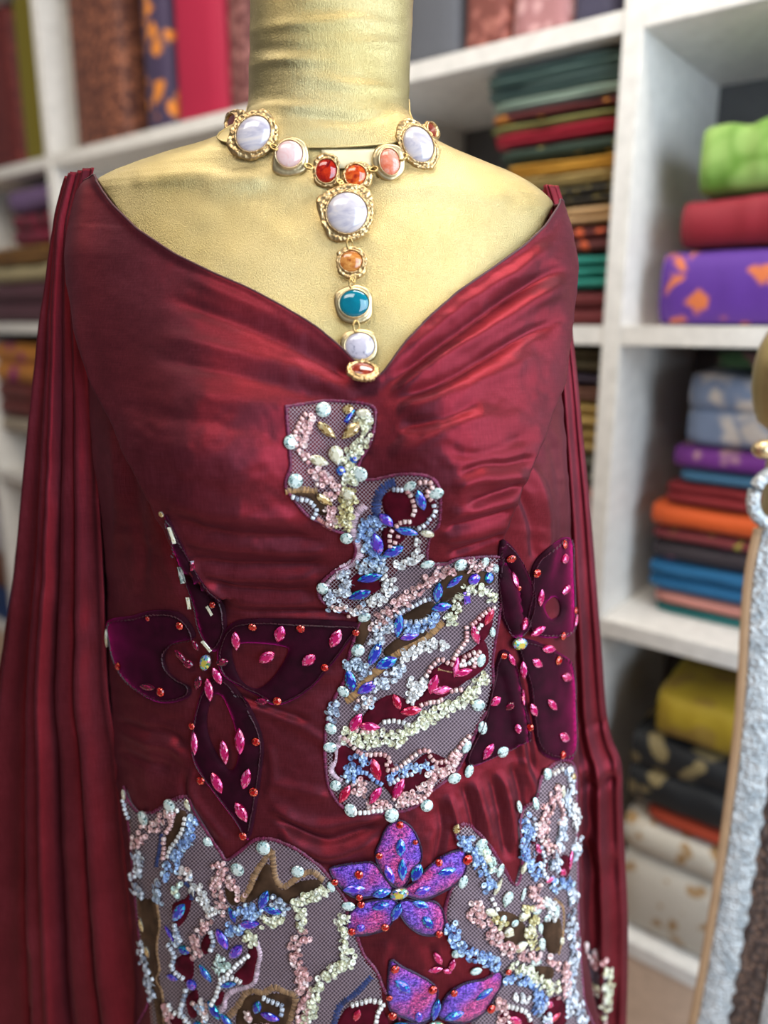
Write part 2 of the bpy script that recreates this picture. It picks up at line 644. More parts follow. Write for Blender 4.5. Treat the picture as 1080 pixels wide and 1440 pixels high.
def strip_patch(name, uv_poly, bvh, h, thick, mat, parent, step=6, uvs=False, holes=(), quilt=0.0):
    bl = resample(uv_poly, step, closed=True)
    loops = [bl] + [resample(hh, step, closed=True) for hh in holes]
    pts = [tuple(p) for l in loops for p in l]
    edges = []
    o = 0
    for l in loops:
        edges += [(o + i, o + (i + 1) % len(l)) for i in range(len(l))]
        o += len(l)
    nb = len(pts)
    x0, y0 = bl.min(0)
    x1, y1 = bl.max(0)
    gx, gy = np.meshgrid(np.arange(x0, x1, step), np.arange(y0, y1, step))
    gx = gx + (np.arange(gx.shape[0]) % 2)[:, None] * step * 0.5
    gx, gy = gx.ravel(), gy.ravel()
    ok = inside(gx, gy, bl)
    for l in loops[1:]:
        ok &= ~inside(gx, gy, l)
    dmin = np.full(gx.shape, 1e9)
    for l in loops:
        dmin = np.minimum(dmin, dist_poly(gx, gy, l, True)[0])
    ok &= dmin > step * 0.6
    pts += [(float(a), float(b)) for a, b in zip(gx[ok], gy[ok])]
    bd = np.concatenate([np.zeros(nb), dmin[ok]])
    vo, eo, fo, ov, oe, of = delaunay_2d_cdt([Vector(p) for p in pts], edges, [], 0, 1e-4)
    uvp = np.array([tuple(p) for p in vo])
    bdist = np.array([bd[o[0]] if o else 0.0 for o in ov])
    loc, nor = [], []
    for p in uvp:
        l, n = cast(bvh, *p)
        loc.append(l)
        nor.append(n)
    tri = np.array([f for f in fo if len(f) == 3])
    c = uvp[tri].mean(1)
    keep = inside(c[:, 0], c[:, 1], bl)
    for l in loops[1:]:
        keep &= ~inside(c[:, 0], c[:, 1], l)
    tri = [t for t, k in zip(tri, keep) if k and all(loc[i] is not None for i in t)]
    # leave out triangles that bridge a jump in depth
    tri = [t for t in tri if max(np.linalg.norm(loc[t[a]] - loc[t[a - 1]]) for a in range(3)) < 0.035]
    used = sorted({int(i) for t in tri for i in t})
    if not used:
        return None
    idx = {k: i for i, k in enumerate(used)}
    n = len(used)
    top = [loc[k] + nor[k] * (h + thick * (0.35 + 0.65 * min(1, bdist[k] / 5.0)) + quilt * math.sin(min(1, bdist[k] / 14) * math.pi / 2)) for k in used]
    bot = [loc[k] + nor[k] * (h - 0.0006) for k in used]
    F = [tuple(idx[int(i)] for i in t) for t in tri]
    F = [f if np.cross(np.array(top[f[1]]) - top[f[0]], np.array(top[f[2]]) - top[f[0]]) @ nor[used[f[0]]] > 0 else f[::-1] for f in F]
    cnt = {}
    for f in F:
        for a in range(3):
            e = (f[a], f[(a + 1) % 3])
            cnt[e] = cnt.get(e, 0) + 1
    side = [(b, a, a + n, b + n) for (a, b) in cnt if (b, a) not in cnt]
    o = mk(name, top + bot, F + side, mat, parent)
    if uvs:
        me = o.data
        ul = me.uv_layers.new(name='UVMap')
        li = np.zeros(len(me.loops), int)
        me.loops.foreach_get('vertex_index', li)
        uu = np.array([uvp[k] for k in used])
        ul.data.foreach_set('uv', uu[li % n].astype(np.float32).ravel())
    return o


strip_patch('fastening_tape', [(452, 211), (545, 210), (543, 236), (456, 237)], base_bvh, 0.0002, 0.0008, M['tape'], mann, step=5)

# ------------------------------------------------------------------ gown body
gown = empty('evening_gown', (-0.04, YC, FLOOR))
tag(gown, 'off-shoulder burgundy taffeta gown with cape drapes and jewelled tulle panels on the gold mannequin', 'dress')

NECK = [(141, 252), (150, 270), (165, 292), (200, 328), (250, 362), (300, 387), (350, 409), (400, 436), (440, 459), (475, 487), (500, 512), (522, 532), (532, 534),
        (548, 518), (566, 490), (600, 452), (640, 416), (690, 380), (730, 350), (758, 322), (775, 295), (781, 275)]
tp, tz = [], []
for u, v in resample(NECK, 6):
    l, n = cast(base_bvh, u, v)
    if l is not None:
        tp.append(float(phi_of(l[0], l[2])))
        tz.append(l[2])
o = np.argsort(tp)
tp, tz = np.array(tp)[o], np.array(tz)[o]
tp = np.concatenate([[-math.pi, -2.0, -1.62], tp, [1.62, 2.0, math.pi]])
tz = np.concatenate([[1.40, 1.418, 1.410], tz, [1.400, 1.405, 1.40]])

ph = phis(430, 60, LIM)
phw = np.where(ph > math.pi, ph - 2 * math.pi, ph)
ztop = np.interp(phw, tp, tz)
ker = np.ones(5) / 5
ztop = np.convolve(np.concatenate([ztop[-2:], ztop, ztop[:2]]), ker, 'valid')
r1 = np.linspace(0, 1, 520)
r2 = np.linspace(0, 1, 40)[1:]
Zb = 0.62
rows = [ztop + (Zb - ztop) * t for t in r1] + [np.full_like(ztop, Zb + (FLOOR + 0.012 - Zb) * t) for t in r2]
Z = np.array(rows)
P = body(np.broadcast_to(ph[None, :], Z.shape), Z)
N = grid_normals(P)
U, V, _ = project(P.reshape(-1, 3))
U, V = U.reshape(Z.shape), V.reshape(Z.shape)
Wf = np.clip((1.72 - np.abs(phw)) / 0.25, 0, 1)[None, :] * np.ones_like(Z)
dp = np.zeros_like(Z) + 0.0035
# the gathered bust panel stands proud of the side panels
BUSTL = [(120, 235), (108, 320), (112, 400), (125, 465), (150, 545), (190, 632), (225, 700), (250, 765), (272, 800), (300, 835)]
BUSTR = [(795, 270), (797, 350), (792, 430), (778, 540), (748, 622), (718, 690), (706, 735), (700, 790)]
poly = BUSTL + [(460, 850), (600, 800)] + BUSTR[::-1]
ins = inside(U, V, poly)
for line in (BUSTL, BUSTR):
    d, t, s = dist_poly(U, V, line)
    sd = np.where(ins, d, -d)
    dp += 0.0105 * smooth01((sd + 3) / 6) * np.exp(-np.maximum(sd, 0) / 60) * np.clip((1.0 - t) * 6, 0, 1) * np.clip(t * 5, 0, 1)
    dp -= 0.0075 * np.exp(-(np.minimum(sd + 7, 0) / 22) ** 2 - (np.maximum(sd + 7, 0) / 6) ** 2) * np.clip(t * 3, 0, 1)
# folds: line, height in mm (negative: crease), width in px, sharpness of the lower side
FOLDS = [
    ([(528, 541), (480, 500), (420, 462), (340, 424), (250, 384)], 3.2, 13), ([(522, 552), (470, 520), (400, 484), (320, 452), (230, 420)], -3.6, 11),
    ([(520, 562), (450, 536), (380, 512), (300, 490), (220, 470)], 3.4, 13), ([(515, 572), (440, 556), (360, 536), (280, 520), (215, 505)], -2.6, 10),
    ([(505, 580), (430, 578), (340, 566), (260, 556)], 2.4, 13), ([(400, 600), (330, 600), (250, 590), (190, 575)], -1.6, 12),
    ([(400, 640), (320, 640), (240, 625), (180, 600)], 1.8, 16), ([(410, 690), (340, 690), (270, 675), (215, 650)], -1.6, 12),
    ([(430, 728), (360, 726), (290, 712), (236, 690)], 2.0, 13), ([(460, 756), (380, 752), (310, 742), (246, 716)], -2.2, 8),
    ([(480, 770), (400, 772), (330, 766), (255, 746)], 2.0, 9), ([(470, 790), (400, 792), (330, 790), (262, 776)], -2.4, 7),
    ([(460, 806), (390, 810), (320, 806), (270, 792)], 2.2, 8), ([(450, 826), (390, 828), (330, 822), (285, 808)], -2.0, 6),
    ([(455, 842), (400, 846), (340, 842), (300, 832)], 2.0, 7), ([(500, 862), (440, 858), (370, 858), (310, 852)], -2.4, 5),
    ([(536, 540), (580, 492), (640, 440), (710, 392), (775, 340)], 3.6, 12), ([(540, 548), (590, 512), (650, 466), (720, 416), (790, 372)], -4.2, 9),
    ([(545, 556), (600, 520), (670, 474), (740, 428), (796, 390)], 4.2, 14), ([(545, 566), (610, 546), (670, 512), (730, 474), (780, 450)], -3.6, 8),
    ([(548, 578), (620, 562), (690, 530), (750, 500)], 2.8, 16), ([(560, 600), (620, 592), (670, 572)], -2.0, 8), ([(545, 640), (590, 628), (640, 600), (700, 580)], 1.8, 14),
    ([(620, 630), (660, 640), (700, 628), (735, 610)], -1.6, 9), ([(640, 668), (670, 654), (705, 650), (738, 640)], -2.2, 6),
    ([(632, 684), (660, 672), (700, 668), (728, 662)], 2.6, 9), ([(650, 706), (672, 696), (700, 684), (722, 676)], -3.0, 5),
    ([(622, 720), (656, 712), (690, 702), (716, 690)], 2.4, 8), ([(618, 740), (650, 732), (690, 718), (712, 704)], -3.2, 5),
    ([(612, 756), (650, 748), (690, 736), (710, 722)], 2.2, 8), ([(625, 778), (650, 770), (680, 757), (706, 742)], -3.2, 5),
    # left side panel and waist
    ([(120, 420), (150, 560), (170, 700), (160, 830)], 2.0, 9), ([(150, 560), (185, 680), (205, 780), (200, 850)], -2.2, 9), ([(170, 600), (215, 720), (240, 800), (262, 850)], 1.8, 8),
    ([(232, 718), (255, 780), (280, 830), (312, 852)], -4.0, 6), ([(245, 716), (268, 775), (295, 820), (330, 846)], 3.0, 6),
    ([(162, 1010), (200, 1022), (240, 1030), (268, 1050)], -2.2, 6), ([(165, 1026), (210, 1040), (250, 1052), (272, 1076)], 2.2, 8),
    ([(170, 1052), (205, 1068), (245, 1078)], -2.2, 6), ([(310, 985), (380, 1000), (450, 1036), (460, 1060)], 1.6, 8), ([(315, 968), (370, 990), (440, 1014)], -1.8, 5),
    ([(380, 1100), (420, 1108), (465, 1120)], 1.6, 9), ([(376, 1126), (410, 1148), (450, 1160), (500, 1152), (560, 1146)], 2.2, 9),
    ([(380, 1142), (420, 1166), (458, 1180), (500, 1168), (545, 1150)], -3.6, 6), ([(385, 1165), (430, 1190), (462, 1200), (510, 1186), (540, 1170)], 2.6, 9),
    ([(430, 1196), (455, 1214), (490, 1212), (530, 1206)], -1.8, 6), ([(380, 1040), (384, 1090), (376, 1126)], 1.2, 7),
    ([(275, 1075), (272, 1110), (290, 1140), (330, 1190)], 2.0, 7), ([(266, 1080), (262, 1108), (276, 1146), (310, 1196)], -2.4, 6),
    ([(300, 850), (400, 862), (500, 868)], 1.4, 6), ([(210, 1000), (215, 1060), (212, 1120)], 1.2, 12),
    # right hip and side
    ([(612, 1120), (620, 1160), (610, 1220)], -2.2, 6), ([(628, 1112), (640, 1150), (648, 1190)], 2.4, 6), ([(648, 1098), (660, 1140), (668, 1180)], -2.4, 5),
    ([(664, 1090), (676, 1130), (690, 1190)], 2.6, 7), ([(684, 1082), (696, 1120), (712, 1210)], -2.6, 6), ([(700, 1080), (712, 1120), (724, 1200)], 2.6, 7),
    ([(716, 1070), (726, 1100), (734, 1150)], -2.4, 5), ([(730, 1060), (740, 1090), (750, 1120)], 2.2, 6), ([(720, 930), (734, 990), (744, 1060), (752, 1100)], -3.0, 5),
    ([(706, 920), (718, 980), (728, 1040), (735, 1080)], 3.0, 6), ([(700, 800), (716, 850), (722, 900)], 3.0, 6), ([(712, 780), (728, 830), (736, 880)], -3.2, 6),
    ([(745, 640), (760, 700), (765, 760), (752, 830)], 2.6, 8), ([(730, 680), (745, 730), (748, 790)], -2.6, 6), ([(775, 600), (785, 700), (790, 780)], -2.0, 7),
    ([(545, 1315), (540, 1350), (545, 1400)], 1.2, 9), ([(600, 1320), (612, 1370)], -1.2, 8),
]
for pts, a, wd in FOLDS:
    if pts[0][0] < 540 and pts[0][1] < 700 and pts[-1][1] < 660 and pts[-1][0] < 300:
        a *= 0.45
    pts = catmull(pts, 24)
    x0, y0 = pts.min(0) - 5 * wd
    x1, y1 = pts.max(0) + 5 * wd
    m = (U > x0) & (U < x1) & (V > y0) & (V < y1)
    if not m.any():
        continue
    d, t, s = dist_poly(U[m], V[m], pts)
    dp[m] += a * 0.00145 * np.exp(-(d / wd) ** 2) * (smooth01(np.minimum(t, 1 - t) * 5 + 0.05)) * Wf[m]
# soft crumple of the whole cloth
calm = 1 - 0.75 * smooth01((640 - V) / 120) * smooth01((420 - U) / 80)
dp += Wf * calm * (0.0008 * vnoise(U / 34, V / 22, 11) + 0.0004 * vnoise(U / 14, V / 11, 12) + 0.00012 * vnoise(U / 7, V / 9, 13))
# rolled neckline
d, t, s = dist_poly(U, V, NECK)
dp += 0.0022 * np.exp(-(d / 7) ** 2) * Wf
# skirt flare folds further down
low = np.clip((0.62 - Z) / 0.5, 0, 1)
dp += low * 0.012 * np.sin(ph * 14)[None, :]
P = P + N * dp[..., None]
GP, GF = P.reshape(-1, 3), grid_faces(Z.shape[0], Z.shape[1], True)
mk('bodice_and_skirt', GP, GF, M['silk'], gown)
gown_bvh = BVHTree.FromPolygons([tuple(p) for p in GP], [tuple(int(i) for i in f) for f in GF])
Vt, Ft = tube(P[0] + N[0] * -0.0006, 0.0011, 6, closed=True)
mk('neckline_hem', Vt, Ft, M['piping'], gown)


# ------------------------------------------------------------------ cape drapes
def drape(name, left, right, yl, yr, ridges, back, amp_top, amp_bot, vmax, nrow=260, ncol=150, seed=1, creases=(), flare=0.0):
    """left/right: edges in the photograph; yl/yr: their distance as functions of the row; back: how the cloth turns behind (points x,y added)"""
    L = catmull(left, nrow)
    R = catmull(right, nrow)
    vs = np.linspace(L[0, 1], vmax, nrow)
    ul = np.interp(vs, L[:, 1], L[:, 0])
    ur = np.interp(vs, R[:, 1], R[:, 0])
    vr = np.interp(vs, [L[0, 1], vmax], [R[0, 1], vmax])
    t = np.linspace(0, 1, nrow)
    A = np.array([on_y(a, b, yl(k)) for a, b, k in zip(ul, vs, t)])
    B = np.array([on_y(a, b, yr(k)) for a, b, k in zip(ur, vr, t)])
    s = np.linspace(0, 1, ncol)
    Pm = A[:, None, :] * (1 - s)[None, :, None] + B[:, None, :] * s[None, :, None]
    bow = np.sin(math.pi * s)[None, :] * (0.010 + 0.018 * t)[:, None]
    Nn = np.cross(B - A, np.array([0, 0, 1.0]))
    Nn /= np.linalg.norm(Nn, axis=1)[:, None]
    Nn = np.where((Nn[:, 1] > 0)[:, None], -Nn, Nn)
    amp = (amp_top + (amp_bot - amp_top) * t)[:, None]
    hgt = np.zeros((nrow, ncol))
    for s0, drift, a, wd in ridges:
        c = s0 + drift * t[:, None]
        x = (s[None, :] - c) / wd
        hgt += a * np.exp(-np.abs(x) ** 1.5)
    Uc, Vc = s[None, :] * (ur - ul)[:, None] + ul[:, None], vs[:, None] + 0 * s[None, :]
    hgt = hgt * amp + 0.0010 * vnoise(Uc / 18, Vc / 90, seed) + 0.0006 * vnoise(Uc / 9, Vc / 30, seed + 1)
    for pts, a, wd in creases:
        d, tt, sg = dist_poly(Uc, Vc, pts)
        hgt += a * 0.001 * np.exp(-(d / wd) ** 2) * smooth01(np.minimum(tt, 1 - tt) * 5 + 0.05)
    Pm = Pm + Nn[:, None, :] * (hgt + bow)[..., None]
    # turn the outer side round behind the shoulder line
    side, nb = back
    k = np.linspace(0, 1, 40)
    edge = Pm[:, 0] if side == 'left' else Pm[:, -1]
    sgn = 1.0 if side == 'left' else -1.0
    th = k * math.pi * 0.75
    rad = (0.03 + 0.05 * t)[:, None]
    offx = sgn * rad * (1 - np.cos(th))[None, :] * 0.9
    offy = rad * np.sin(th)[None, :] + nb * t[:, None] * k[None, :]
    fold = 0.006 * t[:, None] * np.sin(k * 22)[None, :]
    Bk = np.stack([edge[:, None, 0] + offx, edge[:, None, 1] + offy + fold, edge[:, None, 2] + 0 * offx], -1)
    full = np.concatenate([Bk[:, :0:-1], Pm], 1) if side == 'left' else np.concatenate([Pm, Bk[:, 1:]], 1)
    # let the cloth fall on to the floor below the picture
    last = full[-1]
    ext = []
    steps = 30
    for i in range(1, steps + 1):
        f = i / steps
        p = last.copy()
        p[:, 2] = last[:, 2] + (FLOOR + 0.012 - last[:, 2]) * f
        c = last.mean(0)
        p[:, :2] = c[:2] + (last[:, :2] - c[:2]) * (1 + 0.25 * f)
        ext.append(p)
    full = np.concatenate([full, np.array(ext)], 0)
    nr, nc = full.shape[:2]
    ob = mk(name, full.reshape(-1, 3), grid_faces(nr, nc), M['silk'], gown)
    md = ob.modifiers.new('cloth_thickness', 'SOLIDIFY')
    md.thickness = 0.0009
    md.offset = -1
    return ob, full, Pm


left_edge = [(104, 256), (98, 280), (91, 330), (78, 410), (65, 480), (55, 560), (45, 640), (36, 720), (29, 790), (18, 870), (8, 940), (-2, 1010), (-12, 1120), (-20, 1260), (-28, 1440)]
right_edge = [(141, 236), (130, 275), (122, 330), (126, 420), (132, 500), (138, 580), (143, 660), (148, 740), (152, 820), (154, 900), (158, 980), (172, 1060), (182, 1150), (193, 1250), (206, 1350), (222, 1440)]
lcape, lfull, lfront = drape('cape_drape', left_edge, right_edge, lambda k: 0.745 + 0.05 * k, lambda k: 0.712 - 0.034 * min(1, k * 1.3),
      [(0.10, -0.02, 0.8, 0.05), (0.27, -0.01, 1.0, 0.07), (0.30, -0.08, 0.4, 0.03), (0.50, 0.02, 0.9, 0.05), (0.585, 0.02, 0.9, 0.028), (0.72, 0.0, 0.5, 0.05), (0.88, -0.02, 1.1, 0.06), (0.985, 0, 0.4, 0.03), (0.19, 0.0, -0.7, 0.022), (0.41, 0.01, -0.8, 0.022), (0.645, 0.0, -0.7, 0.02), (0.80, 0, -0.8, 0.022)],
      ('left', 0.05), 0.0045, 0.020, 1440, seed=21, creases=[([(76, 1280), (78, 1340), (82, 1400)], 4, 6), ([(88, 1290), (88, 1350), (90, 1430)], -5, 6)])
lcape.name = 'cape_drape'
re = [(786, 262), (795, 300), (799, 370), (803, 450), (812, 540), (820, 620), (830, 720), (838, 820), (846, 920), (852, 1000), (861, 1040), (873, 1072), (875, 1130), (878, 1200), (882, 1280), (882, 1360), (880, 1440)]
le = [(770, 262), (768, 300), (762, 370), (756, 450), (750, 540), (748, 620), (746, 720), (745, 820), (745, 920), (745, 1000), (745, 1072), (745, 1200), (745, 1280), (745, 1440)]
rcape, rfull, rfront = drape('cape_drape', le, re, lambda k: 0.775 + 0.03 * k, lambda k: 0.765 + 0.0 * k,
      [(0.25, 0, 0.6, 0.06), (0.60, -0.03, 0.9, 0.05), (0.78, -0.02, 1.1, 0.06), (0.95, 0, 0.6, 0.05)], ('right', 0.05), 0.004, 0.015, 1440, seed=31,
      creases=[([(812, 1000), (835, 1010), (855, 1012)], -3, 6), ([(815, 1060), (840, 1072), (874, 1074)], 5, 8), ([(812, 1084), (840, 1090), (872, 1092)], -5, 7),
               ([(815, 1120), (830, 1150), (850, 1180), (874, 1195)], 4, 9), ([(815, 1150), (835, 1190), (850, 1230)], -5, 9), ([(838, 1200), (846, 1280), (842, 1360)], -4, 8),
               ([(862, 1210), (866, 1290), (862, 1380)], 4, 9)])
rc = rfull
rcape_bvh = BVHTree.FromPolygons([tuple(p) for p in rc.reshape(-1, 3)], [tuple(int(i) for i in f) for f in grid_faces(rc.shape[0], rc.shape[1])])

# ------------------------------------------------------------------ jewels, sequins, beads and stitches
def set_face_colors(me, cols):
    a = me.color_attributes.new('col', 'FLOAT_COLOR', 'CORNER')
    tot = np.zeros(len(me.polygons), int)
    me.polygons.foreach_get('loop_total', tot)
    c = np.repeat(np.asarray(cols, float), tot, axis=0)
    c = np.concatenate([c, np.ones((len(c), 1))], 1)
    a.data.foreach_set('color', c.astype(np.float32).ravel())


PAL = {
    'blue': [lin(40, 60, 200), lin(60, 130, 230), lin(40, 190, 235), lin(110, 80, 220), lin(30, 40, 150), lin(120, 170, 240)],
    'violet': [lin(90, 50, 210), lin(130, 70, 225), lin(70, 90, 225), lin(190, 110, 225), lin(50, 30, 140), lin(120, 140, 235)],
    'navy': [lin(30, 50, 180), lin(30, 40, 130), lin(40, 190, 200), lin(50, 80, 220), lin(60, 50, 160)],
    'pink': [lin(225, 30, 110), lin(245, 90, 160), lin(190, 10, 80), lin(240, 50, 140), lin(150, 5, 60), lin(250, 150, 190)],
    'crimson': [lin(200, 15, 60), lin(235, 50, 100), lin(150, 5, 45), lin(225, 25, 80), lin(245, 110, 140)],
    'red': [lin(200, 16, 16), lin(250, 70, 40), lin(120, 4, 8), lin(226, 30, 22), lin(255, 130, 90), lin(90, 2, 6)],
    'clear': [lin(214, 226, 220), lin(150, 176, 172), lin(200, 214, 206), lin(96, 116, 114), lin(232, 238, 232), lin(176, 208, 204)],
    'gold': [lin(214, 180, 116), lin(150, 112, 54), lin(240, 220, 170), lin(110, 76, 36), lin(226, 204, 150)],
    'champ': [lin(226, 218, 190), lin(170, 158, 120), lin(240, 236, 214), lin(196, 186, 150), lin(216, 220, 206)],
    'rainbow': [lin(230, 210, 90), lin(240, 140, 170), lin(110, 210, 180), lin(190, 200, 210), lin(110, 150, 220), lin(60, 120, 80)],
    'dark': [lin(120, 10, 50), lin(70, 4, 30), lin(190, 30, 90), lin(40, 2, 20)],
}


def outline(shape, n=14):
    t = np.arange(n) / n * 2 * math.pi
    if shape == 'marquise':
        x = np.cos(t)
        y = np.sign(np.sin(t)) * (1 - np.abs(x) ** 2.1) ** 0.85
        return np.stack([x, y], 1)
    if shape == 'drop':
        x = np.cos(t)
        y = np.sin(t) * np.where(x > 0, (1 - x) ** 0.55 * 1.0, 1.0)
        return np.stack([x, np.clip(y, -1, 1)], 1)
    if shape == 'baguette':
        return np.array([(1, -1), (1, 0), (1, 1), (0.33, 1), (-0.33, 1), (-1, 1), (-1, 0), (-1, -1), (-0.33, -1), (0.33, -1)], float)
    return np.stack([np.cos(t), np.sin(t)], 1)


GEMS = {}


def gem_mesh(shape, pal, var):
    key = (shape, pal, var)
    if key in GEMS:
        return GEMS[key]
    r = random.Random(sum(map(ord, shape + pal)) + var * 17)
    o = outline(shape)
    n = len(o)
    mid = (o + np.roll(o, -1, 0)) / 2
    rings = [(o * 1.0, -0.35), (o * 1.0, 0.06), (mid * 0.80, 0.34), (o * 0.46, 0.52)]
    V = [(x, y, z) for ring, z in rings for x, y in ring]
    F, C = [], []
    pl = PAL[pal]
    cup = lin(150, 146, 140) if pal in ('clear', 'champ', 'gold', 'rainbow') else tuple(0.5 * c for c in pl[2])
    for i in range(n):
        j = (i + 1) % n
        F.append((i, j, n + j, n + i))
        C.append(cup)
        F.append((n + i, n + j, 2 * n + i))
        C.append(r.choice(pl))
        F.append((2 * n + i, n + j, 2 * n + j))
        C.append(r.choice(pl))
        F.append((2 * n + i, 2 * n + j, 3 * n + j))
        C.append(r.choice(pl))
        F.append((3 * n + i, 2 * n + i, 3 * n + j))
        C.append(r.choice(pl))
    F.append(tuple(3 * n + i for i in range(n)))
    C.append(pl[0])
    me = mesh_from(shape + '_gem', V, F, smooth=False)
    me.materials.append(M['gem_clear' if pal in ('clear', 'champ') else 'gem'])
    set_face_colors(me, C)
    GEMS[key] = me
    return me


def frame_at(bvh, u, v, ang):
    l, n = cast(bvh, u, v)
    if l is None:
        return None
    a = math.radians(ang)
    d = pray(u + math.cos(a) * 4, v + math.sin(a) * 4)
    # meet the tangent plane
    k = ((l - CAM) @ n) / (d @ n) if abs(d @ n) > 1e-4 else None
    t = (CAM + d * k - l) if k else np.array([1.0, 0, 0])
    t = t - n * (t @ n)
    t /= np.linalg.norm(t) + 1e-12
    return l, n, t, np.cross(n, t)


GEM_NAME = {'marquise': 'marquise_gem', 'round': 'round_crystal', 'oval': 'oval_crystal', 'drop': 'teardrop_crystal', 'baguette': 'baguette_crystal'}
GCOUNT = [0]


def gem(parent, u, v, ln, wd, ang, pal, shape='marquise', h=0.0016, bvh=None):
    fr = frame_at(bvh or gown_bvh, u, v, ang)
    if fr is None:
        return None
    l, n, t, b = fr
    s = ((l - CAM) @ FWD) / FPX
    GCOUNT[0] += 1
    o = bpy.data.objects.new(GEM_NAME[shape], gem_mesh(shape, pal, GCOUNT[0] % 4))
    link(o, parent)
    sx, sy = ln * s / 2 * 1.06, wd * s / 2 * 1.08
    sz = min(sx, sy) * (0.55 if pal == 'clear' else 0.85)
    p = l + n * (h + 0.3 * sz)
    m = Matrix(((t[0] * sx, b[0] * sy, n[0] * sz, p[0]), (t[1] * sx, b[1] * sy, n[1] * sz, p[1]), (t[2] * sx, b[2] * sy, n[2] * sz, p[2]), (0, 0, 0, 1)))
    o.matrix_basis = m
    return o


def orient(n, t):
    b = np.cross(n, t)
    return np.stack([t, b, n], 1)


# unit sequin (cupped ring) and unit bead (short faceted tube)
k = np.arange(9) / 9 * 2 * math.pi
SEQ_V = np.concatenate([np.stack([np.cos(k) * r, np.sin(k) * r, np.full(9, z)], 1) for r, z in ((0.30, 0.0), (0.42, 0.12), (0.80, 0.16), (1.0, 0.42), (0.98, 0.30))])
SEQ_F = grid_faces(5, 9, True)
k6 = np.arange(6) / 6 * 2 * math.pi
BEAD_V = np.concatenate([np.stack([x * np.ones(6), np.cos(k6) * r, np.sin(k6) * r], 1) for r, x in ((0.3, -0.75), (0.85, -0.95), (1.0, -0.6), (1.0, 0.6), (0.85, 0.95), (0.3, 0.75))])
BEAD_F = grid_faces(6, 6, True)

TONE = {
    'pink': (lin(232, 186, 182), lin(206, 150, 150), lin(246, 220, 214)), 'cream': (lin(236, 234, 204), lin(214, 210, 170), lin(248, 246, 228)),
    'white': (lin(240, 236, 232), lin(206, 206, 206), lin(250, 248, 244)), 'blue': (lin(150, 178, 222), lin(112, 142, 200), lin(196, 220, 240)),
    'silver': (lin(206, 212, 222), lin(150, 158, 176), lin(236, 240, 244)), 'champ': (lin(226, 214, 160), lin(190, 172, 110), lin(240, 232, 196)),
    'mint': (lin(216, 232, 222), lin(180, 206, 196), lin(236, 240, 206)), 'mix': (lin(236, 226, 222), lin(210, 170, 160), lin(180, 200, 220)),
    'grey': (lin(176, 190, 206), lin(140, 150, 172), lin(214, 222, 230)), 'rose': (lin(230, 182, 178), lin(206, 148, 146), lin(242, 212, 206)),
}


def scatter(name, items, UV_, UF_, mat, parent, kind='stuff'):
    """items: (pos, 3x3 axes*scale, colour)"""
    if not items:
        return None
    nv = len(UV_)
    V = np.concatenate([p + UV_ @ A.T for p, A, c in items])
    F = np.concatenate([UF_ + i * nv for i in range(len(items))])
    me = mesh_from(name, V, F, smooth=True)
    me.materials.append(mat)
    set_face_colors(me, np.repeat(np.array([c for _, _, c in items]), len(UF_), axis=0))
    o = link(bpy.data.objects.new(name, me), parent)
    if kind:
        o['kind'] = kind
    return o


def tone(name):
    c = random.choice(TONE[name][:1] * 3 + TONE[name][1:])
    k = random.uniform(0.85, 1.05)
    return tuple(min(0.95, x * k) for x in c)


def sequins(parent, pts, width, color, bvh=None, size=8.2, h=0.0016, dens=1.0):
    path = resample(catmull(pts, max(8, 6 * len(pts))) if len(pts) > 2 else pts, 2.0)
    L = 2.0 * len(path)
    n = max(3, int(dens * L * (width + 3) / 21.0))
    items, beads = [], []
    tan = np.gradient(path, axis=0)
    for i in range(n):
        k = random.uniform(0, len(path) - 1.001)
        j = int(k)
        d = tan[j] / (np.hypot(*tan[j]) + 1e-9)
        off = random.uniform(-0.5, 0.5) * width
        u = path[j, 0] - d[1] * off + random.uniform(-1, 1)
        v = path[j, 1] + d[0] * off + random.uniform(-1, 1)
        fr = frame_at(bvh or gown_bvh, u, v, random.uniform(0, 360))
        if fr is None:
            continue
        l, nn, t, b = fr
        s = ((l - CAM) @ FWD) / FPX
        nn = nn + 0.34 * (random.gauss(0, 1) * t + random.gauss(0, 1) * b)
        nn /= np.linalg.norm(nn)
        t = t - nn * (t @ nn)
        t /= np.linalg.norm(t)
        A = orient(nn, t)
        if i % 4 == 0:
            r = 2.9 * s
            beads.append((l + nn * (h + r * random.uniform(0.9, 1.5)), A * r * np.array([0.85, 1, 1]), tone(color)))
        else:
            r = size * s * random.uniform(0.43, 0.55)
            items.append((l + nn * (h + random.uniform(0.0002, 0.0026)), A * r, tone(color)))
    scatter('sequin_trail', items, SEQ_V, SEQ_F, M['sequin'], parent)
    scatter('seed_beads', beads, BEAD_V, BEAD_F, M['sequin'], parent)


def beads(parent, pts, color, bvh=None, pitch=6.6, size=6.4, h=0.0014, rows=1):
    path0 = resample(catmull(pts, max(8, 6 * len(pts))) if len(pts) > 2 else pts, pitch)
    items = []
    tan = np.gradient(path0, axis=0)
    for rr in range(rows):
        for (u, v), d in zip(path0, tan):
            d = d / (np.hypot(*d) + 1e-9)
            off = (rr - (rows - 1) / 2) * size
            u, v = u - d[1] * off + random.uniform(-.6, .6), v + d[0] * off + random.uniform(-.6, .6)
            fr = frame_at(bvh or gown_bvh, u, v, math.degrees(math.atan2(d[1], d[0])) + 90 + random.uniform(-14, 14))
            if fr is None:
                continue
            l, n, t, b = fr
            s = ((l - CAM) @ FWD) / FPX
            r = size * 0.5 * s
            items.append((l + n * (h + r * 0.9), orient(n, t) * r * np.array([1.0, 0.92, 0.92]), tone(color)))
    return scatter('bead_strand', items, BEAD_V, BEAD_F, M['sequin'], parent)


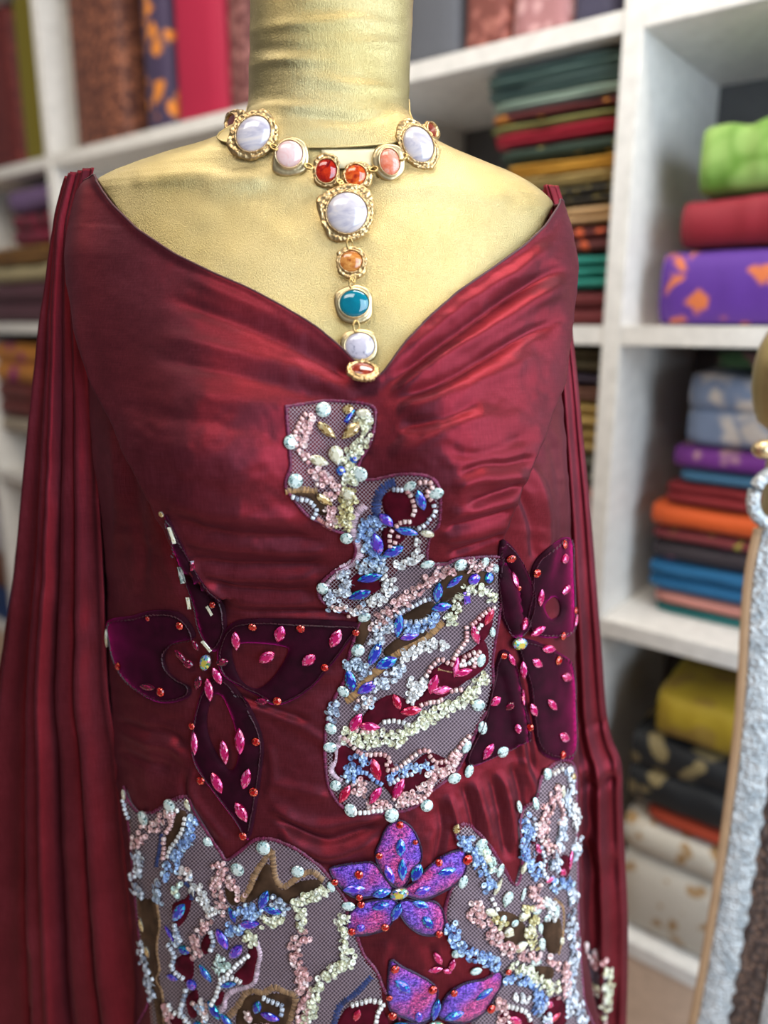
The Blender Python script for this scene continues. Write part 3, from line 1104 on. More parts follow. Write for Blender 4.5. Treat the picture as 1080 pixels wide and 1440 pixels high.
ST_V = np.array([(-1, -1, 0), (-0.6, -1, 0.8), (0, -1, 1), (0.6, -1, 0.8), (1, -1, 0), (-1, 1, 0), (-0.6, 1, 0.8), (0, 1, 1), (0.6, 1, 0.8), (1, 1, 0)], float)
ST_F = np.array([(0, 1, 6, 5), (1, 2, 7, 6), (2, 3, 8, 7), (3, 4, 9, 8)])


def satin(parent, pts, width, rgb, bvh=None, pitch=2.5, h=0.0012):
    path = resample(catmull(pts, max(8, 6 * len(pts))) if len(pts) > 2 else pts, pitch)
    tan = np.gradient(path, axis=0)
    items = []
    for (u, v), d in zip(path, tan):
        ang = math.degrees(math.atan2(d[1], d[0])) + 90 + random.uniform(-10, 10)
        fr = frame_at(bvh or gown_bvh, u, v, ang)
        if fr is None:
            continue
        l, n, t, b = fr
        s = ((l - CAM) @ FWD) / FPX
        k = random.uniform(0.5, 1.1)
        items.append((l + n * h, orient(n, t) * np.array([width * 0.5 * s * random.uniform(0.8, 1.15), pitch * 0.47 * s, 0.0014]), tuple(min(1, c * k) for c in rgb)))
    return scatter('satin_stitch', items, ST_V, ST_F, M['thread'], parent, kind=None)


TAN, LILAC, NAVY, GOLDT, ROSE = lin(162, 124, 88), lin(226, 194, 208), lin(48, 66, 120), lin(172, 128, 80), lin(118, 34, 72)


def panel(pts, lining_from=None):
    e = empty('tulle_panel', cast(gown_bvh, *np.mean(pts, 0))[0] if cast(gown_bvh, *np.mean(pts, 0))[0] is not None else (0, 0.6, 1), gown)
    strip_patch('net', pts, gown_bvh, 0.0013, 0.0003, M['net'], e, step=6, uvs=True)
    if lining_from is not None:
        strip_patch('lining', lining_from, gown_bvh, 0.0005, 0.0004, M['lining'], e, step=7)
    # whipped edge
    satin(e, list(pts) + [pts[0]], 5.0, ROSE, pitch=3.4, h=0.0012)
    return e


# ---- the long centre panel
T1 = [(402, 572), (440, 567), (470, 564), (520, 570), (528, 588), (522, 620), (508, 646), (502, 668), (522, 674), (560, 667), (600, 669), (618, 688), (617, 735), (606, 750), (601, 788),
      (625, 792), (645, 785), (700, 782), (708, 800), (702, 860), (696, 900), (692, 930), (693, 960), (688, 990), (672, 1020), (660, 1048), (640, 1085), (606, 1112), (582, 1134), (550, 1142),
      (500, 1142), (475, 1127), (460, 1096), (457, 1040), (462, 1010), (470, 982), (484, 956), (491, 920), (503, 882), (510, 862), (480, 858), (455, 846), (448, 826), (468, 804), (494, 790),
      (500, 770), (490, 752), (470, 745), (452, 735), (430, 722), (406, 692), (401, 678), (408, 655), (405, 615)]
T1L = [(604, 792), (645, 789), (698, 786), (703, 805), (698, 860), (692, 900), (688, 930), (689, 960), (684, 990), (668, 1020), (656, 1048), (636, 1083), (602, 1110), (580, 1130), (550, 1138),
       (502, 1138), (478, 1124), (464, 1094), (461, 1040), (466, 1012), (474, 984), (488, 958), (495, 922), (507, 884), (530, 850), (560, 800)]
p1 = panel(T1, T1L)


def inlay(parent, pts, mat='inlay', h=0.0017, t=0.0008, name='velvet_inlay'):
    return strip_patch(name, catmull(pts, len(pts) * 4, closed=True), gown_bvh, h, t, M[mat], parent, step=5)


for pts in ([(538, 702), (550, 689), (570, 688), (584, 698), (600, 690), (612, 702), (612, 724), (600, 738), (580, 737), (560, 738), (545, 728)],
            [(540, 740), (560, 744), (570, 754), (556, 766), (545, 780), (538, 760)],
            [(494, 812), (515, 800), (530, 812), (536, 825), (520, 834), (504, 838), (491, 826)],
            [(508, 1012), (530, 985), (555, 975), (580, 986), (600, 965), (604, 945), (620, 933), (640, 924), (662, 912), (680, 900), (686, 928), (672, 946), (650, 960), (630, 976), (600, 990), (580, 1002), (560, 1014), (540, 1011), (522, 1026)],
            [(476, 1044), (500, 1055), (545, 1062), (562, 1086), (600, 1058), (632, 1070), (640, 1086), (600, 1100), (562, 1126), (540, 1106), (510, 1095), (480, 1095), (468, 1070)],
            [(664, 880), (674, 862), (690, 858), (690, 880), (676, 902)]):
    inlay(p1, pts)
for pts in ([(562, 868), (588, 851), (608, 845), (612, 864), (590, 871), (568, 874)], [(618, 818), (645, 801), (690, 806), (692, 820), (662, 826), (640, 836), (620, 846)],
            [(540, 912), (560, 896), (580, 892), (600, 885), (592, 898), (566, 908), (544, 922)], [(626, 846), (646, 842), (648, 858), (636, 866)], [(412, 694), (440, 690), (466, 702), (462, 722), (446, 720), (436, 700)],
            [(505, 868), (522, 872), (518, 890), (500, 930), (494, 940), (500, 900)]):
    inlay(p1, pts, 'brown', name='plush_inlay')
satin(p1, [(402, 690), (420, 688), (445, 690)], 11, GOLDT)
satin(p1, [(514, 710), (502, 722), (497, 740), (499, 758), (507, 772), (503, 785), (490, 794), (474, 803)], 11, LILAC)
satin(p1, [(556, 677), (542, 684), (532, 698), (529, 716), (534, 735)], 15, NAVY)
satin(p1, [(458, 825), (466, 814), (482, 803)], 6, LILAC)
satin(p1, [(488, 985), (500, 975), (520, 952), (540, 935), (556, 920), (580, 906), (602, 893), (622, 874)], 12, GOLDT)
satin(p1, [(478, 1034), (480, 1042), (474, 1052), (474, 1062), (472, 1070), (466, 1080), (468, 1088), (480, 1096)], 8, LILAC)
satin(p1, [(616, 940), (634, 944)], 8, GOLDT)
satin(p1, [(446, 728), (456, 736), (466, 742)], 8, lin(196, 120, 110))
S1 = [([(438, 588), (427, 603), (423, 618), (426, 632), (434, 644)], 14, 'pink'), ([(443, 660), (450, 672), (462, 684), (474, 694)], 19, 'pink'),
      ([(506, 586), (517, 600), (514, 618), (505, 631), (491, 642), (486, 656), (496, 664), (488, 680)], 17, 'cream'), ([(466, 712), (470, 724), (470, 738)], 18, 'pink'),
      ([(490, 686), (492, 706), (486, 724), (482, 742)], 22, 'champ'), ([(534, 730), (516, 740), (512, 755), (516, 770), (526, 782), (540, 787)], 20, 'blue'),
      ([(545, 792), (522, 795), (500, 796)], 13, 'grey'), ([(588, 757), (591, 770), (580, 784), (566, 789), (552, 790)], 11, 'white'),
      ([(480, 802), (487, 816), (484, 830), (470, 836), (460, 842)], 16, 'silver'), ([(540, 806), (549, 822), (536, 836), (520, 846)], 15, 'white'),
      ([(464, 850), (485, 854), (500, 857), (515, 850)], 10, 'mix'), ([(518, 880), (530, 872), (548, 856), (560, 846), (575, 838), (590, 824), (605, 810), (618, 802), (640, 799)], 14, 'pink'),
      ([(655, 792), (672, 792), (690, 797)], 14, 'pink'), ([(566, 878), (590, 877), (606, 869), (616, 862)], 15, 'blue'), ([(574, 888), (594, 882)], 8, 'blue'),
      ([(554, 872), (535, 884), (526, 896), (538, 902)], 18, 'silver'), ([(694, 838), (676, 829), (662, 824), (646, 838), (641, 856), (634, 870), (622, 868)], 14, 'cream'),
      ([(562, 926), (580, 914), (600, 906), (614, 903), (626, 910)], 13, 'white'), ([(486, 938), (498, 930), (508, 936), (514, 948)], 16, 'grey'),
      ([(524, 968), (540, 957), (555, 947), (566, 934)], 14, 'silver'), ([(500, 993), (513, 986), (526, 988)], 12, 'mix'), ([(572, 954), (584, 964), (576, 976), (582, 986)], 12, 'white'),
      ([(598, 950), (590, 968), (584, 980)], 12, 'white'), ([(684, 950), (666, 964), (655, 980), (640, 990), (620, 1000), (600, 1008), (584, 1020), (566, 1030)], 16, 'cream'),
      ([(484, 1030), (505, 1036), (525, 1039), (545, 1036), (566, 1038)], 21, 'cream'), ([(515, 1062), (500, 1073), (493, 1086), (488, 1098)], 18, 'blue'),
      ([(545, 1094), (556, 1088), (566, 1080), (582, 1078), (596, 1075), (606, 1080)], 11, 'blue'), ([(640, 1056), (637, 1070), (628, 1081), (614, 1085), (604, 1092), (598, 1106), (588, 1116), (572, 1122), (556, 1128)], 16, 'pink'),
      ([(500, 1101), (510, 1107), (512, 1118)], 16, 'pink'), ([(520, 1130), (534, 1131), (548, 1128)], 12, 'pink'), ([(472, 988), (468, 1000), (465, 1012)], 14, 'grey')]
for pts, wd, c in S1:
    sequins(p1, pts, wd, c)
B1 = [([(430, 584), (420, 597), (414, 612), (418, 630), (424, 640), (432, 650)], 'pink'), ([(412, 697), (420, 700), (428, 701), (436, 704), (443, 711), (445, 718), (440, 726)], 'silver'),
      ([(556, 686), (566, 687)], 'silver'), ([(575, 690), (582, 702), (584, 713), (582, 722)], 'pink'), ([(577, 730), (566, 731), (558, 736)], 'pink'),
      ([(592, 678), (603, 677), (608, 684), (600, 691), (606, 700)], 'pink'), ([(611, 709), (610, 720), (602, 728), (597, 735), (589, 739)], 'silver'),
      ([(551, 744), (548, 752), (549, 765)], 'pink'), ([(560, 751), (556, 760)], 'pink'), ([(556, 862), (567, 855), (578, 850), (590, 844), (602, 839)], 'silver'),
      ([(570, 871), (584, 871), (598, 868)], 'silver'), ([(655, 880), (655, 892), (652, 902), (641, 914), (636, 924)], 'pink'), ([(664, 916), (652, 922), (648, 934)], 'pink'),
      ([(672, 914), (666, 924), (664, 936)], 'pink'), ([(662, 926), (655, 932), (646, 934)], 'white'), ([(598, 948), (608, 933), (618, 925), (628, 930), (634, 932)], 'pink'),
      ([(692, 853), (682, 858), (672, 868), (662, 876)], 'pink'), ([(674, 876), (668, 886)], 'white'), ([(540, 1014), (550, 1012), (562, 1013), (573, 1017)], 'white'),
      ([(502, 1025), (510, 1028), (524, 1027)], 'pink'), ([(592, 990), (602, 986), (612, 986), (620, 982)], 'pink'), ([(634, 970), (646, 968)], 'pink'),
      ([(484, 1036), (495, 1046), (505, 1056), (518, 1060), (530, 1059), (541, 1060), (548, 1067), (543, 1075), (547, 1081), (560, 1077), (570, 1070), (580, 1062), (590, 1055), (602, 1055), (605, 1064), (615, 1070), (627, 1067), (637, 1058), (646, 1046), (657, 1034)], 'pink'),
      ([(498, 1088), (508, 1084), (518, 1087), (526, 1095), (535, 1100)], 'blue'), ([(548, 1100), (556, 1096), (566, 1090), (578, 1087)], 'silver'), ([(500, 1142), (512, 1142), (524, 1140), (536, 1138)], 'white'),
      ([(640, 1070), (645, 1060)], 'pink'), ([(604, 1110), (592, 1122), (578, 1128), (566, 1130)], 'pink')]
for pts, c in B1:
    beads(p1, pts, c)
G1 = [  # u, v, length, width, angle, palette, shape
    (454.7, 577, 20, 20, 0, 'clear', 'round'), (408.5, 622, 19, 19, 0, 'clear', 'round'), (414.5, 675, 20, 20, 0, 'clear', 'round'), (507.3, 666, 20, 20, 0, 'clear', 'round'),
    (490, 576, 15, 12, -20, 'gold', 'round'), (512, 582, 20, 13, 10, 'champ', 'oval'), (492, 585, 20, 6, -60, 'blue', 'baguette'), (460, 605, 32, 13, 42, 'gold', 'drop'),
    (494, 606, 32, 16, 138, 'gold', 'drop'), (473, 640, 27, 20, 80, 'champ', 'drop'), (449, 648, 28, 14, 18, 'champ', 'drop'), (456, 701, 28, 13, 35, 'gold', 'drop'),
    (490, 694, 18, 15, 0, 'champ', 'oval'), (480, 661, 13, 13, 0, 'blue', 'round'), (498, 645, 11, 11, 0, 'blue', 'round'),
    (577.5, 682, 19, 12, -32, 'clear', 'oval'), (613.5, 692, 20, 15, -18, 'clear', 'oval'), (601, 747, 19, 12, 15, 'champ', 'oval'), (600.5, 791, 19, 13, -12, 'clear', 'oval'),
    (592, 701, 31, 13, 72, 'blue', 'marquise'), (544, 729, 25, 14, 42, 'violet', 'marquise'), (572, 744, 32, 13, 12, 'blue', 'marquise'), (531, 762, 34, 17, 75, 'violet', 'marquise'),
    (553, 773, 31, 15, -25, 'blue', 'marquise'), (520, 810, 34, 14, -12, 'navy', 'marquise'), (506, 834, 32, 14, -18, 'navy', 'marquise'),
    (487.5, 755, 17, 16, 0, 'clear', 'round'), (453.5, 825, 18, 15, 70, 'clear', 'oval'), (512.5, 866, 18, 13, -25, 'clear', 'oval'), (503, 912, 18, 18, 0, 'clear', 'round'),
    (560, 877, 36, 13, -82, 'blue', 'marquise'), (575, 893, 25, 11, -12, 'violet', 'marquise'), (527, 917, 38, 14, -65, 'blue', 'marquise'), (543, 930, 31, 16, -25, 'blue', 'marquise'),
    (646, 792, 18, 17, 0, 'clear', 'round'), (680, 788, 18, 12, 95, 'clear', 'oval'), (695, 797, 16, 9, 70, 'clear', 'oval'), (691, 887, 16, 8, 80, 'clear', 'oval'), (675, 927, 19, 12, -80, 'clear', 'oval'),
    (638, 815, 27, 11, -38, 'blue', 'marquise'), (664, 812, 18, 16, 0, 'violet', 'round'), (684, 812, 16, 15, 0, 'navy', 'round'), (615, 830, 34, 13, 100, 'blue', 'marquise'), (620, 851, 27, 14, -10, 'blue', 'marquise'),
    (655, 838, 20, 9, 85, 'violet', 'baguette'), (686, 865, 26, 12, -65, 'crimson', 'marquise'), (667, 890, 33, 11, 72, 'pink', 'marquise'), (640, 937, 28, 9, -80, 'pink', 'marquise'), (649, 944, 27, 11, -15, 'pink', 'marquise'),
    (493, 955, 33, 14, 75, 'navy', 'marquise'), (516, 965, 30, 14, -30, 'violet', 'marquise'), (500, 1015, 30, 14, -58, 'pink', 'marquise'), (519, 1020, 29, 13, 5, 'pink', 'marquise'),
    (558, 985, 24, 11, 68, 'crimson', 'marquise'), (577, 998, 29, 13, -8, 'crimson', 'marquise'), (528, 1080, 33, 14, 72, 'crimson', 'marquise'),
    (483.5, 971, 17, 13, 40, 'clear', 'oval'), (465.5, 1023, 17, 14, 40, 'clear', 'oval'), (464, 1049, 18, 14, 5, 'clear', 'oval'), (671, 990, 19, 16, 15, 'clear', 'oval'), (677, 1022, 18, 13, 85, 'clear', 'oval'),
    (655, 1049, 18, 11, -65, 'clear', 'oval'), (658.5, 1083, 18, 11, -72, 'clear', 'oval'), (638, 1093, 18, 14, -20, 'clear', 'oval'), (608, 960, 30, 14, -72, 'pink', 'marquise'), (620, 969, 27, 12, -8, 'pink', 'marquise'),
    (472, 1103, 15, 14, 0, 'clear', 'round'), (493.5, 1138, 19, 15, 50, 'clear', 'oval'), (550, 1145, 19, 18, 0, 'clear', 'round'), (599, 1131, 17, 16, 0, 'clear', 'round'),
    (485, 1115, 27, 12, -60, 'crimson', 'marquise'), (527, 1117, 27, 12, -55, 'pink', 'marquise'), (560, 1108, 32, 13, -65, 'pink', 'marquise'), (705, 1055, 17, 16, 0, 'clear', 'round'),
]
for g in G1:
    gem(p1, *g[:6], shape=g[6], h=0.0022)

# ---- lower left panel
T2 = [(176, 1106), (182, 1124), (195, 1140), (215, 1142), (240, 1126), (264, 1120), (276, 1142), (292, 1168), (310, 1196), (320, 1208), (340, 1195), (360, 1180), (386, 1180), (420, 1194), (446, 1214),
      (466, 1236), (482, 1258), (490, 1275), (486, 1292), (500, 1312), (512, 1342), (536, 1380), (540, 1470), (216, 1470), (211, 1400), (198, 1320), (190, 1240), (185, 1180)]
p2 = panel(T2, [(u + (3 if u < 300 else -3 if u > 400 else 0), v + 4) for u, v in T2])
for pts in ([(352, 1330), (362, 1328), (364, 1350), (356, 1378), (340, 1382), (330, 1370), (345, 1354)], [(294, 1310), (300, 1318), (298, 1334), (288, 1340), (285, 1325)],
            [(250, 1346), (270, 1340), (274, 1368), (265, 1380), (250, 1366)], [(264, 1402), (278, 1390), (282, 1420), (270, 1430)], [(238, 1422), (255, 1428), (268, 1446), (245, 1450)],
            [(478, 1450), (482, 1422), (500, 1410), (522, 1409), (536, 1414), (544, 1450)], [(304, 1398), (316, 1392), (314, 1408), (304, 1412)], [(244, 1272), (262, 1262), (270, 1252), (268, 1280), (252, 1302)]):
    inlay(p2, pts)
for pts in ([(247, 1143), (262, 1140), (263, 1160), (250, 1180), (240, 1196), (231, 1206), (235, 1175)], [(346, 1268), (360, 1240), (372, 1216), (382, 1216), (388, 1240), (400, 1250), (422, 1238), (450, 1236), (450, 1250), (420, 1258), (405, 1270), (385, 1256), (365, 1260)],
            [(196, 1266), (206, 1263), (220, 1268), (225, 1300), (222, 1330), (225, 1372), (231, 1400), (234, 1450), (226, 1450), (216, 1390), (203, 1330)],
            [(318, 1246), (330, 1250), (342, 1262), (332, 1272), (322, 1266)], [(348, 1400), (372, 1396), (402, 1396), (412, 1404), (404, 1440), (392, 1450), (340, 1450), (334, 1424)]):
    inlay(p2, pts, 'brown', name='plush_inlay')
satin(p2, [(341, 1264), (352, 1248), (358, 1230), (368, 1215), (376, 1202), (384, 1194)], 10, TAN)
satin(p2, [(383, 1196), (385, 1215), (389, 1236), (399, 1246), (412, 1238), (426, 1228), (440, 1225), (454, 1236)], 10, TAN)
satin(p2, [(228, 1172), (226, 1190), (221, 1216)], 9, NAVY)
satin(p2, [(222, 1268), (226, 1300), (222, 1330), (226, 1360), (222, 1376), (230, 1396), (233, 1450)], 6, TAN)
satin(p2, [(361, 1324), (366, 1340), (362, 1360), (358, 1380), (345, 1388), (330, 1392), (318, 1402), (316, 1414), (310, 1422)], 8, LILAC)
satin(p2, [(324, 1426), (338, 1410), (345, 1396), (358, 1392), (372, 1395), (386, 1387), (400, 1393), (415, 1399), (412, 1420), (404, 1446)], 11, TAN)
satin(p2, [(522, 1372), (502, 1394), (478, 1414), (468, 1446)], 10, NAVY)
satin(p2, [(262, 1240), (272, 1250), (270, 1262)], 9, NAVY)
S2 = [([(245, 1142), (232, 1151), (215, 1160), (202, 1170), (195, 1182), (199, 1192)], 14, 'pink'), ([(273, 1148), (270, 1162), (265, 1180), (255, 1195), (248, 1206), (240, 1222), (230, 1234)], 13, 'blue'),
      ([(196, 1196), (201, 1210), (194, 1226), (196, 1246), (202, 1264)], 14, 'silver'), ([(226, 1236), (224, 1254), (227, 1270)], 9, 'grey'), ([(250, 1226), (262, 1222), (270, 1234)], 10, 'mix'),
      ([(252, 1238), (247, 1258)], 10, 'mint'), ([(276, 1240), (288, 1262), (300, 1278), (312, 1284)], 14, 'white'), ([(305, 1212), (316, 1224), (304, 1240), (312, 1260), (318, 1282)], 14, 'rose'),
      ([(324, 1230), (332, 1246), (341, 1262)], 12, 'pink'), ([(300, 1290), (290, 1300), (278, 1316), (277, 1330), (281, 1346)], 14, 'pink'), ([(334, 1276), (350, 1282), (366, 1274)], 16, 'blue'),
      ([(384, 1262), (396, 1270), (406, 1280)], 13, 'grey'), ([(318, 1300), (330, 1306), (340, 1298)], 14, 'blue'), ([(460, 1246), (442, 1254), (426, 1262), (412, 1270)], 16, 'cream'), ([(424, 1276), (426, 1292), (418, 1302)], 14, 'cream'),
      ([(370, 1292), (385, 1295), (400, 1288)], 12, 'cream'), ([(347, 1312), (358, 1316), (350, 1326)], 15, 'cream'), ([(308, 1344), (318, 1350), (308, 1364)], 17, 'mint'),
      ([(434, 1312), (420, 1318), (415, 1335), (420, 1350), (428, 1366), (425, 1386), (430, 1402), (425, 1422), (418, 1448)], 16, 'rose'),
      ([(484, 1286), (482, 1308), (488, 1330), (490, 1348), (475, 1358), (456, 1370), (447, 1390), (440, 1410), (428, 1440)], 15, 'cream'), ([(274, 1408), (286, 1412), (292, 1430), (296, 1446)], 12, 'mix'),
      ([(350, 1420), (354, 1434)], 10, 'pink'), ([(200, 1326), (208, 1352), (212, 1376), (220, 1404)], 10, 'silver'), ([(232, 1404), (240, 1424), (244, 1446)], 9, 'pink'), ([(246, 1312), (254, 1326)], 9, 'grey'),
      ([(355, 1446), (372, 1440), (395, 1446)], 10, 'pink')]
for pts, wd, c in S2:
    sequins(p2, pts, wd, c)
B2 = [([(262, 1150), (260, 1165), (252, 1180), (243, 1191), (240, 1202)], 'white'), ([(246, 1146), (243, 1160), (238, 1168)], 'pink'), ([(233, 1176), (234, 1190), (233, 1204)], 'pink'),
      ([(350, 1340), (340, 1348), (330, 1357), (322, 1367), (312, 1373)], 'white'), ([(299, 1308), (302, 1320), (299, 1332)], 'silver'), ([(240, 1326), (246, 1335), (248, 1345), (244, 1355), (250, 1365), (260, 1372)], 'silver'),
      ([(264, 1390), (260, 1405), (257, 1420), (264, 1432)], 'silver'), ([(248, 1298), (252, 1310), (256, 1320)], 'silver'), ([(240, 1410), (246, 1420), (256, 1424)], 'white'), ([(340, 1376), (330, 1372), (320, 1372), (312, 1378)], 'white'),
      ([(310, 1385), (306, 1398), (300, 1408)], 'white'), ([(372, 1400), (385, 1405), (398, 1411), (396, 1422)], 'silver'), ([(496, 1409), (510, 1405), (525, 1403), (538, 1408), (531, 1420), (527, 1438)], 'white'),
      ([(177, 1124), (180, 1136), (184, 1148)], 'silver'), ([(240, 1140), (252, 1138)], 'white'), ([(264, 1430), (270, 1438), (278, 1446)], 'white')]
for pts, c in B2:
    beads(p2, pts, c)
G2 = [(204.5, 1149, 20, 20, 0, 'clear', 'round'), (241, 1131, 19, 19, 0, 'clear', 'round'), (266, 1131, 17, 10, 72, 'champ', 'drop'), (177.5, 1116, 16, 9, 85, 'champ', 'oval'), (294, 1184, 16, 11, 35, 'clear', 'drop'),
      (254, 1280, 36, 14, -55, 'blue', 'marquise'), (241, 1311, 24, 7, 60, 'violet', 'marquise'), (261, 1333, 19, 12, 10, 'navy', 'oval'), (245, 1372, 20, 9, 20, 'violet', 'marquise'), (272, 1382, 16, 14, 0, 'violet', 'round'),
      (291, 1366, 27, 11, 55, 'blue', 'marquise'), (202, 1298, 21, 9, 78, 'gold', 'oval'), (210, 1336, 19, 9, 78, 'gold', 'oval'), (303, 1418, 28, 13, 58, 'navy', 'marquise'), (320, 1432, 24, 10, 48, 'blue', 'marquise'),
      (371.5, 1190, 19, 19, 0, 'clear', 'round'), (335.5, 1220, 19, 19, 0, 'clear', 'round'), (419.5, 1223, 17, 16, 0, 'clear', 'round'), (372, 1263, 31, 13, -68, 'blue', 'marquise'), (385, 1278, 28, 11, 12, 'blue', 'marquise'),
      (328, 1284, 23, 9, 65, 'navy', 'marquise'), (352, 1297, 29, 12, -5, 'violet', 'marquise'), (314, 1318, 31, 14, 62, 'violet', 'marquise'), (333, 1335, 30, 14, -45, 'violet', 'marquise'), (322, 1382, 26, 8, -10, 'blue', 'marquise'),
      (363, 1413, 23, 12, -72, 'navy', 'marquise'), (381, 1426, 27, 12, 20, 'violet', 'marquise'), (465, 1245, 16, 9, 60, 'clear', 'oval'), (490, 1272, 18, 12, 8, 'clear', 'oval'), (502, 1424, 20, 10, -70, 'crimson', 'marquise'),
      (281, 1440, 16, 12, 0, 'navy', 'oval'), (224, 1262, 18, 5, 60, 'clear', 'baguette')]
for g in G2:
    gem(p2, *g[:6], shape=g[6], h=0.0022)

# ---- lower right panel
T3 = [(640, 1166), (655, 1158), (680, 1178), (702, 1210), (724, 1244), (734, 1210), (730, 1160), (736, 1136), (752, 1124), (762, 1090), (786, 1070), (806, 1076), (809, 1130), (810, 1200), (812, 1300), (819, 1400), (826, 1470),
      (652, 1470), (672, 1400), (692, 1364), (664, 1340), (640, 1312), (625, 1290), (632, 1254), (650, 1214)]
p3 = panel(T3, [(u + (2 if u < 700 else -2), v + 4) for u, v in T3])
for pts in ([(752, 1206), (762, 1196), (768, 1212), (764, 1228), (756, 1226)], [(784, 1212), (794, 1200), (800, 1220), (792, 1234)], [(700, 1424), (716, 1416), (740, 1424), (748, 1450), (704, 1450)], [(765, 1412), (785, 1400), (796, 1430), (780, 1450), (762, 1450)],
            [(744, 1162), (752, 1168), (752, 1184), (744, 1184)]):
    inlay(p3, pts)
for pts in ([(762, 1296), (784, 1288), (788, 1330), (774, 1340), (764, 1326)], [(750, 1358), (776, 1360), (772, 1378), (756, 1372)], [(700, 1280), (730, 1290), (740, 1320), (716, 1330), (700, 1306)], [(780, 1100), (790, 1106), (790, 1122), (782, 1118)]):
    inlay(p3, pts, 'brown', name='plush_inlay')
satin(p3, [(778, 1262), (790, 1276), (790, 1310), (784, 1340)], 5, GOLDT)
S3 = [([(650, 1174), (660, 1188), (668, 1202), (675, 1218), (682, 1236), (690, 1248)], 16, 'blue'), ([(672, 1192), (684, 1204), (694, 1222)], 12, 'mint'), ([(672, 1268), (666, 1284), (682, 1296), (692, 1311), (704, 1324), (722, 1338)], 16, 'rose'),
      ([(632, 1298), (640, 1320), (656, 1336), (680, 1346), (702, 1356)], 16, 'blue'), ([(714, 1358), (736, 1362), (750, 1372), (766, 1386), (784, 1386)], 16, 'cream'), ([(704, 1374), (730, 1374), (750, 1386), (756, 1406), (748, 1424)], 13, 'blue'),
      ([(700, 1404), (705, 1424), (714, 1448)], 15, 'pink'), ([(736, 1150), (739, 1170), (736, 1190), (745, 1210), (756, 1232)], 15, 'blue'), ([(781, 1106), (773, 1122), (766, 1142), (760, 1164), (766, 1184), (778, 1200)], 13, 'pink'),
      ([(794, 1080), (798, 1102), (794, 1130), (789, 1152), (787, 1176), (780, 1200), (775, 1222)], 13, 'silver'), ([(803, 1130), (806, 1150), (800, 1166)], 12, 'white'), ([(770, 1242), (788, 1242), (804, 1238)], 16, 'blue'),
      ([(748, 1242), (750, 1260), (755, 1278)], 16, 'pink'), ([(762, 1268), (776, 1276), (772, 1292)], 12, 'white'), ([(804, 1250), (800, 1290), (804, 1330), (800, 1380), (796, 1430)], 12, 'silver'),
      ([(768, 1346), (786, 1354), (792, 1380), (790, 1400)], 14, 'pink'), ([(730, 1336), (746, 1344), (760, 1340)], 13, 'rose'), ([(740, 1272), (748, 1290), (742, 1310), (752, 1330)], 14, 'champ'), ([(694, 1286), (706, 1300)], 12, 'champ'),
      ([(760, 1408), (766, 1430), (760, 1450)], 14, 'silver'), ([(808, 1175), (806, 1210)], 10, 'silver'), ([(800, 1400), (812, 1420), (818, 1446)], 12, 'silver'), ([(718, 1398), (742, 1404)], 8, 'white')]
for pts, wd, c in S3:
    sequins(p3, pts, wd, c)
for pts, c in (([(748, 1150), (750, 1165), (746, 1178)], 'silver'), ([(757, 1190), (762, 1206), (760, 1222), (766, 1232)], 'silver'), ([(712, 1412), (724, 1414), (736, 1420), (742, 1430)], 'white'), ([(776, 1086), (786, 1080)], 'white'),
               ([(690, 1262), (696, 1276)], 'white'), ([(782, 1126), (788, 1142), (784, 1156)], 'pink')):
    beads(p3, pts, c)
G3 = [(676, 1184, 17, 14, -30, 'clear', 'oval'), (702, 1222, 19, 9, -70, 'clear', 'oval'), (643, 1163, 15, 10, -70, 'gold', 'drop'), (684, 1206, 17, 12, 30, 'champ', 'drop'), (699, 1244, 26, 8, -65, 'champ', 'drop'),
      (712, 1262, 25, 15, 110, 'clear', 'drop'), (734, 1256, 18, 7, -75, 'clear', 'oval'), (690, 1281, 22, 11, 20, 'champ', 'drop'), (714, 1308, 18, 15, 20, 'champ', 'drop'), (706, 1290, 10, 10, 0, 'clear', 'round'),
      (735, 1285, 18, 14, -30, 'champ', 'drop'), (752, 1278, 20, 12, 10, 'clear', 'oval'), (744, 1304, 17, 10, 80, 'champ', 'drop'), (758, 1304, 18, 9, 80, 'clear', 'drop'), (731, 1328, 22, 14, -35, 'champ', 'drop'),
      (760, 1326, 24, 12, 75, 'clear', 'drop'), (780, 1281, 24, 12, 78, 'clear', 'drop'), (752, 1350, 24, 12, 10, 'clear', 'drop'), (766, 1268, 15, 12, 40, 'clear', 'round'), (722, 1296, 12, 10, 0, 'clear', 'round'), (768, 1288, 14, 10, -20, 'clear', 'oval'),
      (727, 1134, 19, 11, 72, 'clear', 'oval'), (751, 1129, 18, 10, 75, 'clear', 'oval'), (767, 1087, 18, 14, 60, 'clear', 'oval'), (755, 1192, 19, 9, 60, 'pink', 'marquise'), (788, 1225, 18, 10, 35, 'pink', 'marquise'),
      (771, 1235, 19, 9, -30, 'pink', 'marquise'), (799, 1208, 26, 9, -82, 'pink', 'marquise'), (735, 1217, 20, 9, -70, 'champ', 'drop'), (789, 1112, 16, 7, 80, 'champ', 'baguette'), (802, 1092, 15, 11, 0, 'gold', 'round'),
      (806, 1192, 14, 11, 0, 'clear', 'round'), (803, 1260, 14, 8, 60, 'pink', 'marquise'), (805, 1312, 16, 7, 85, 'pink', 'marquise'), (808, 1336, 15, 7, 85, 'pink', 'marquise'), (668, 1363, 17, 11, -12, 'clear', 'oval'), (641, 1338, 14, 13, 0, 'clear', 'round'),
      (650, 1238, 18, 12, -70, 'clear', 'oval'), (723, 1432, 26, 11, 30, 'pink', 'marquise'), (770, 1410, 18, 9, 30, 'pink', 'marquise'), (778, 1428, 20, 9, -40, 'crimson', 'marquise'), (768, 1438, 16, 9, 10, 'pink', 'marquise'), (787, 1322, 12, 9, 80, 'champ', 'drop')]
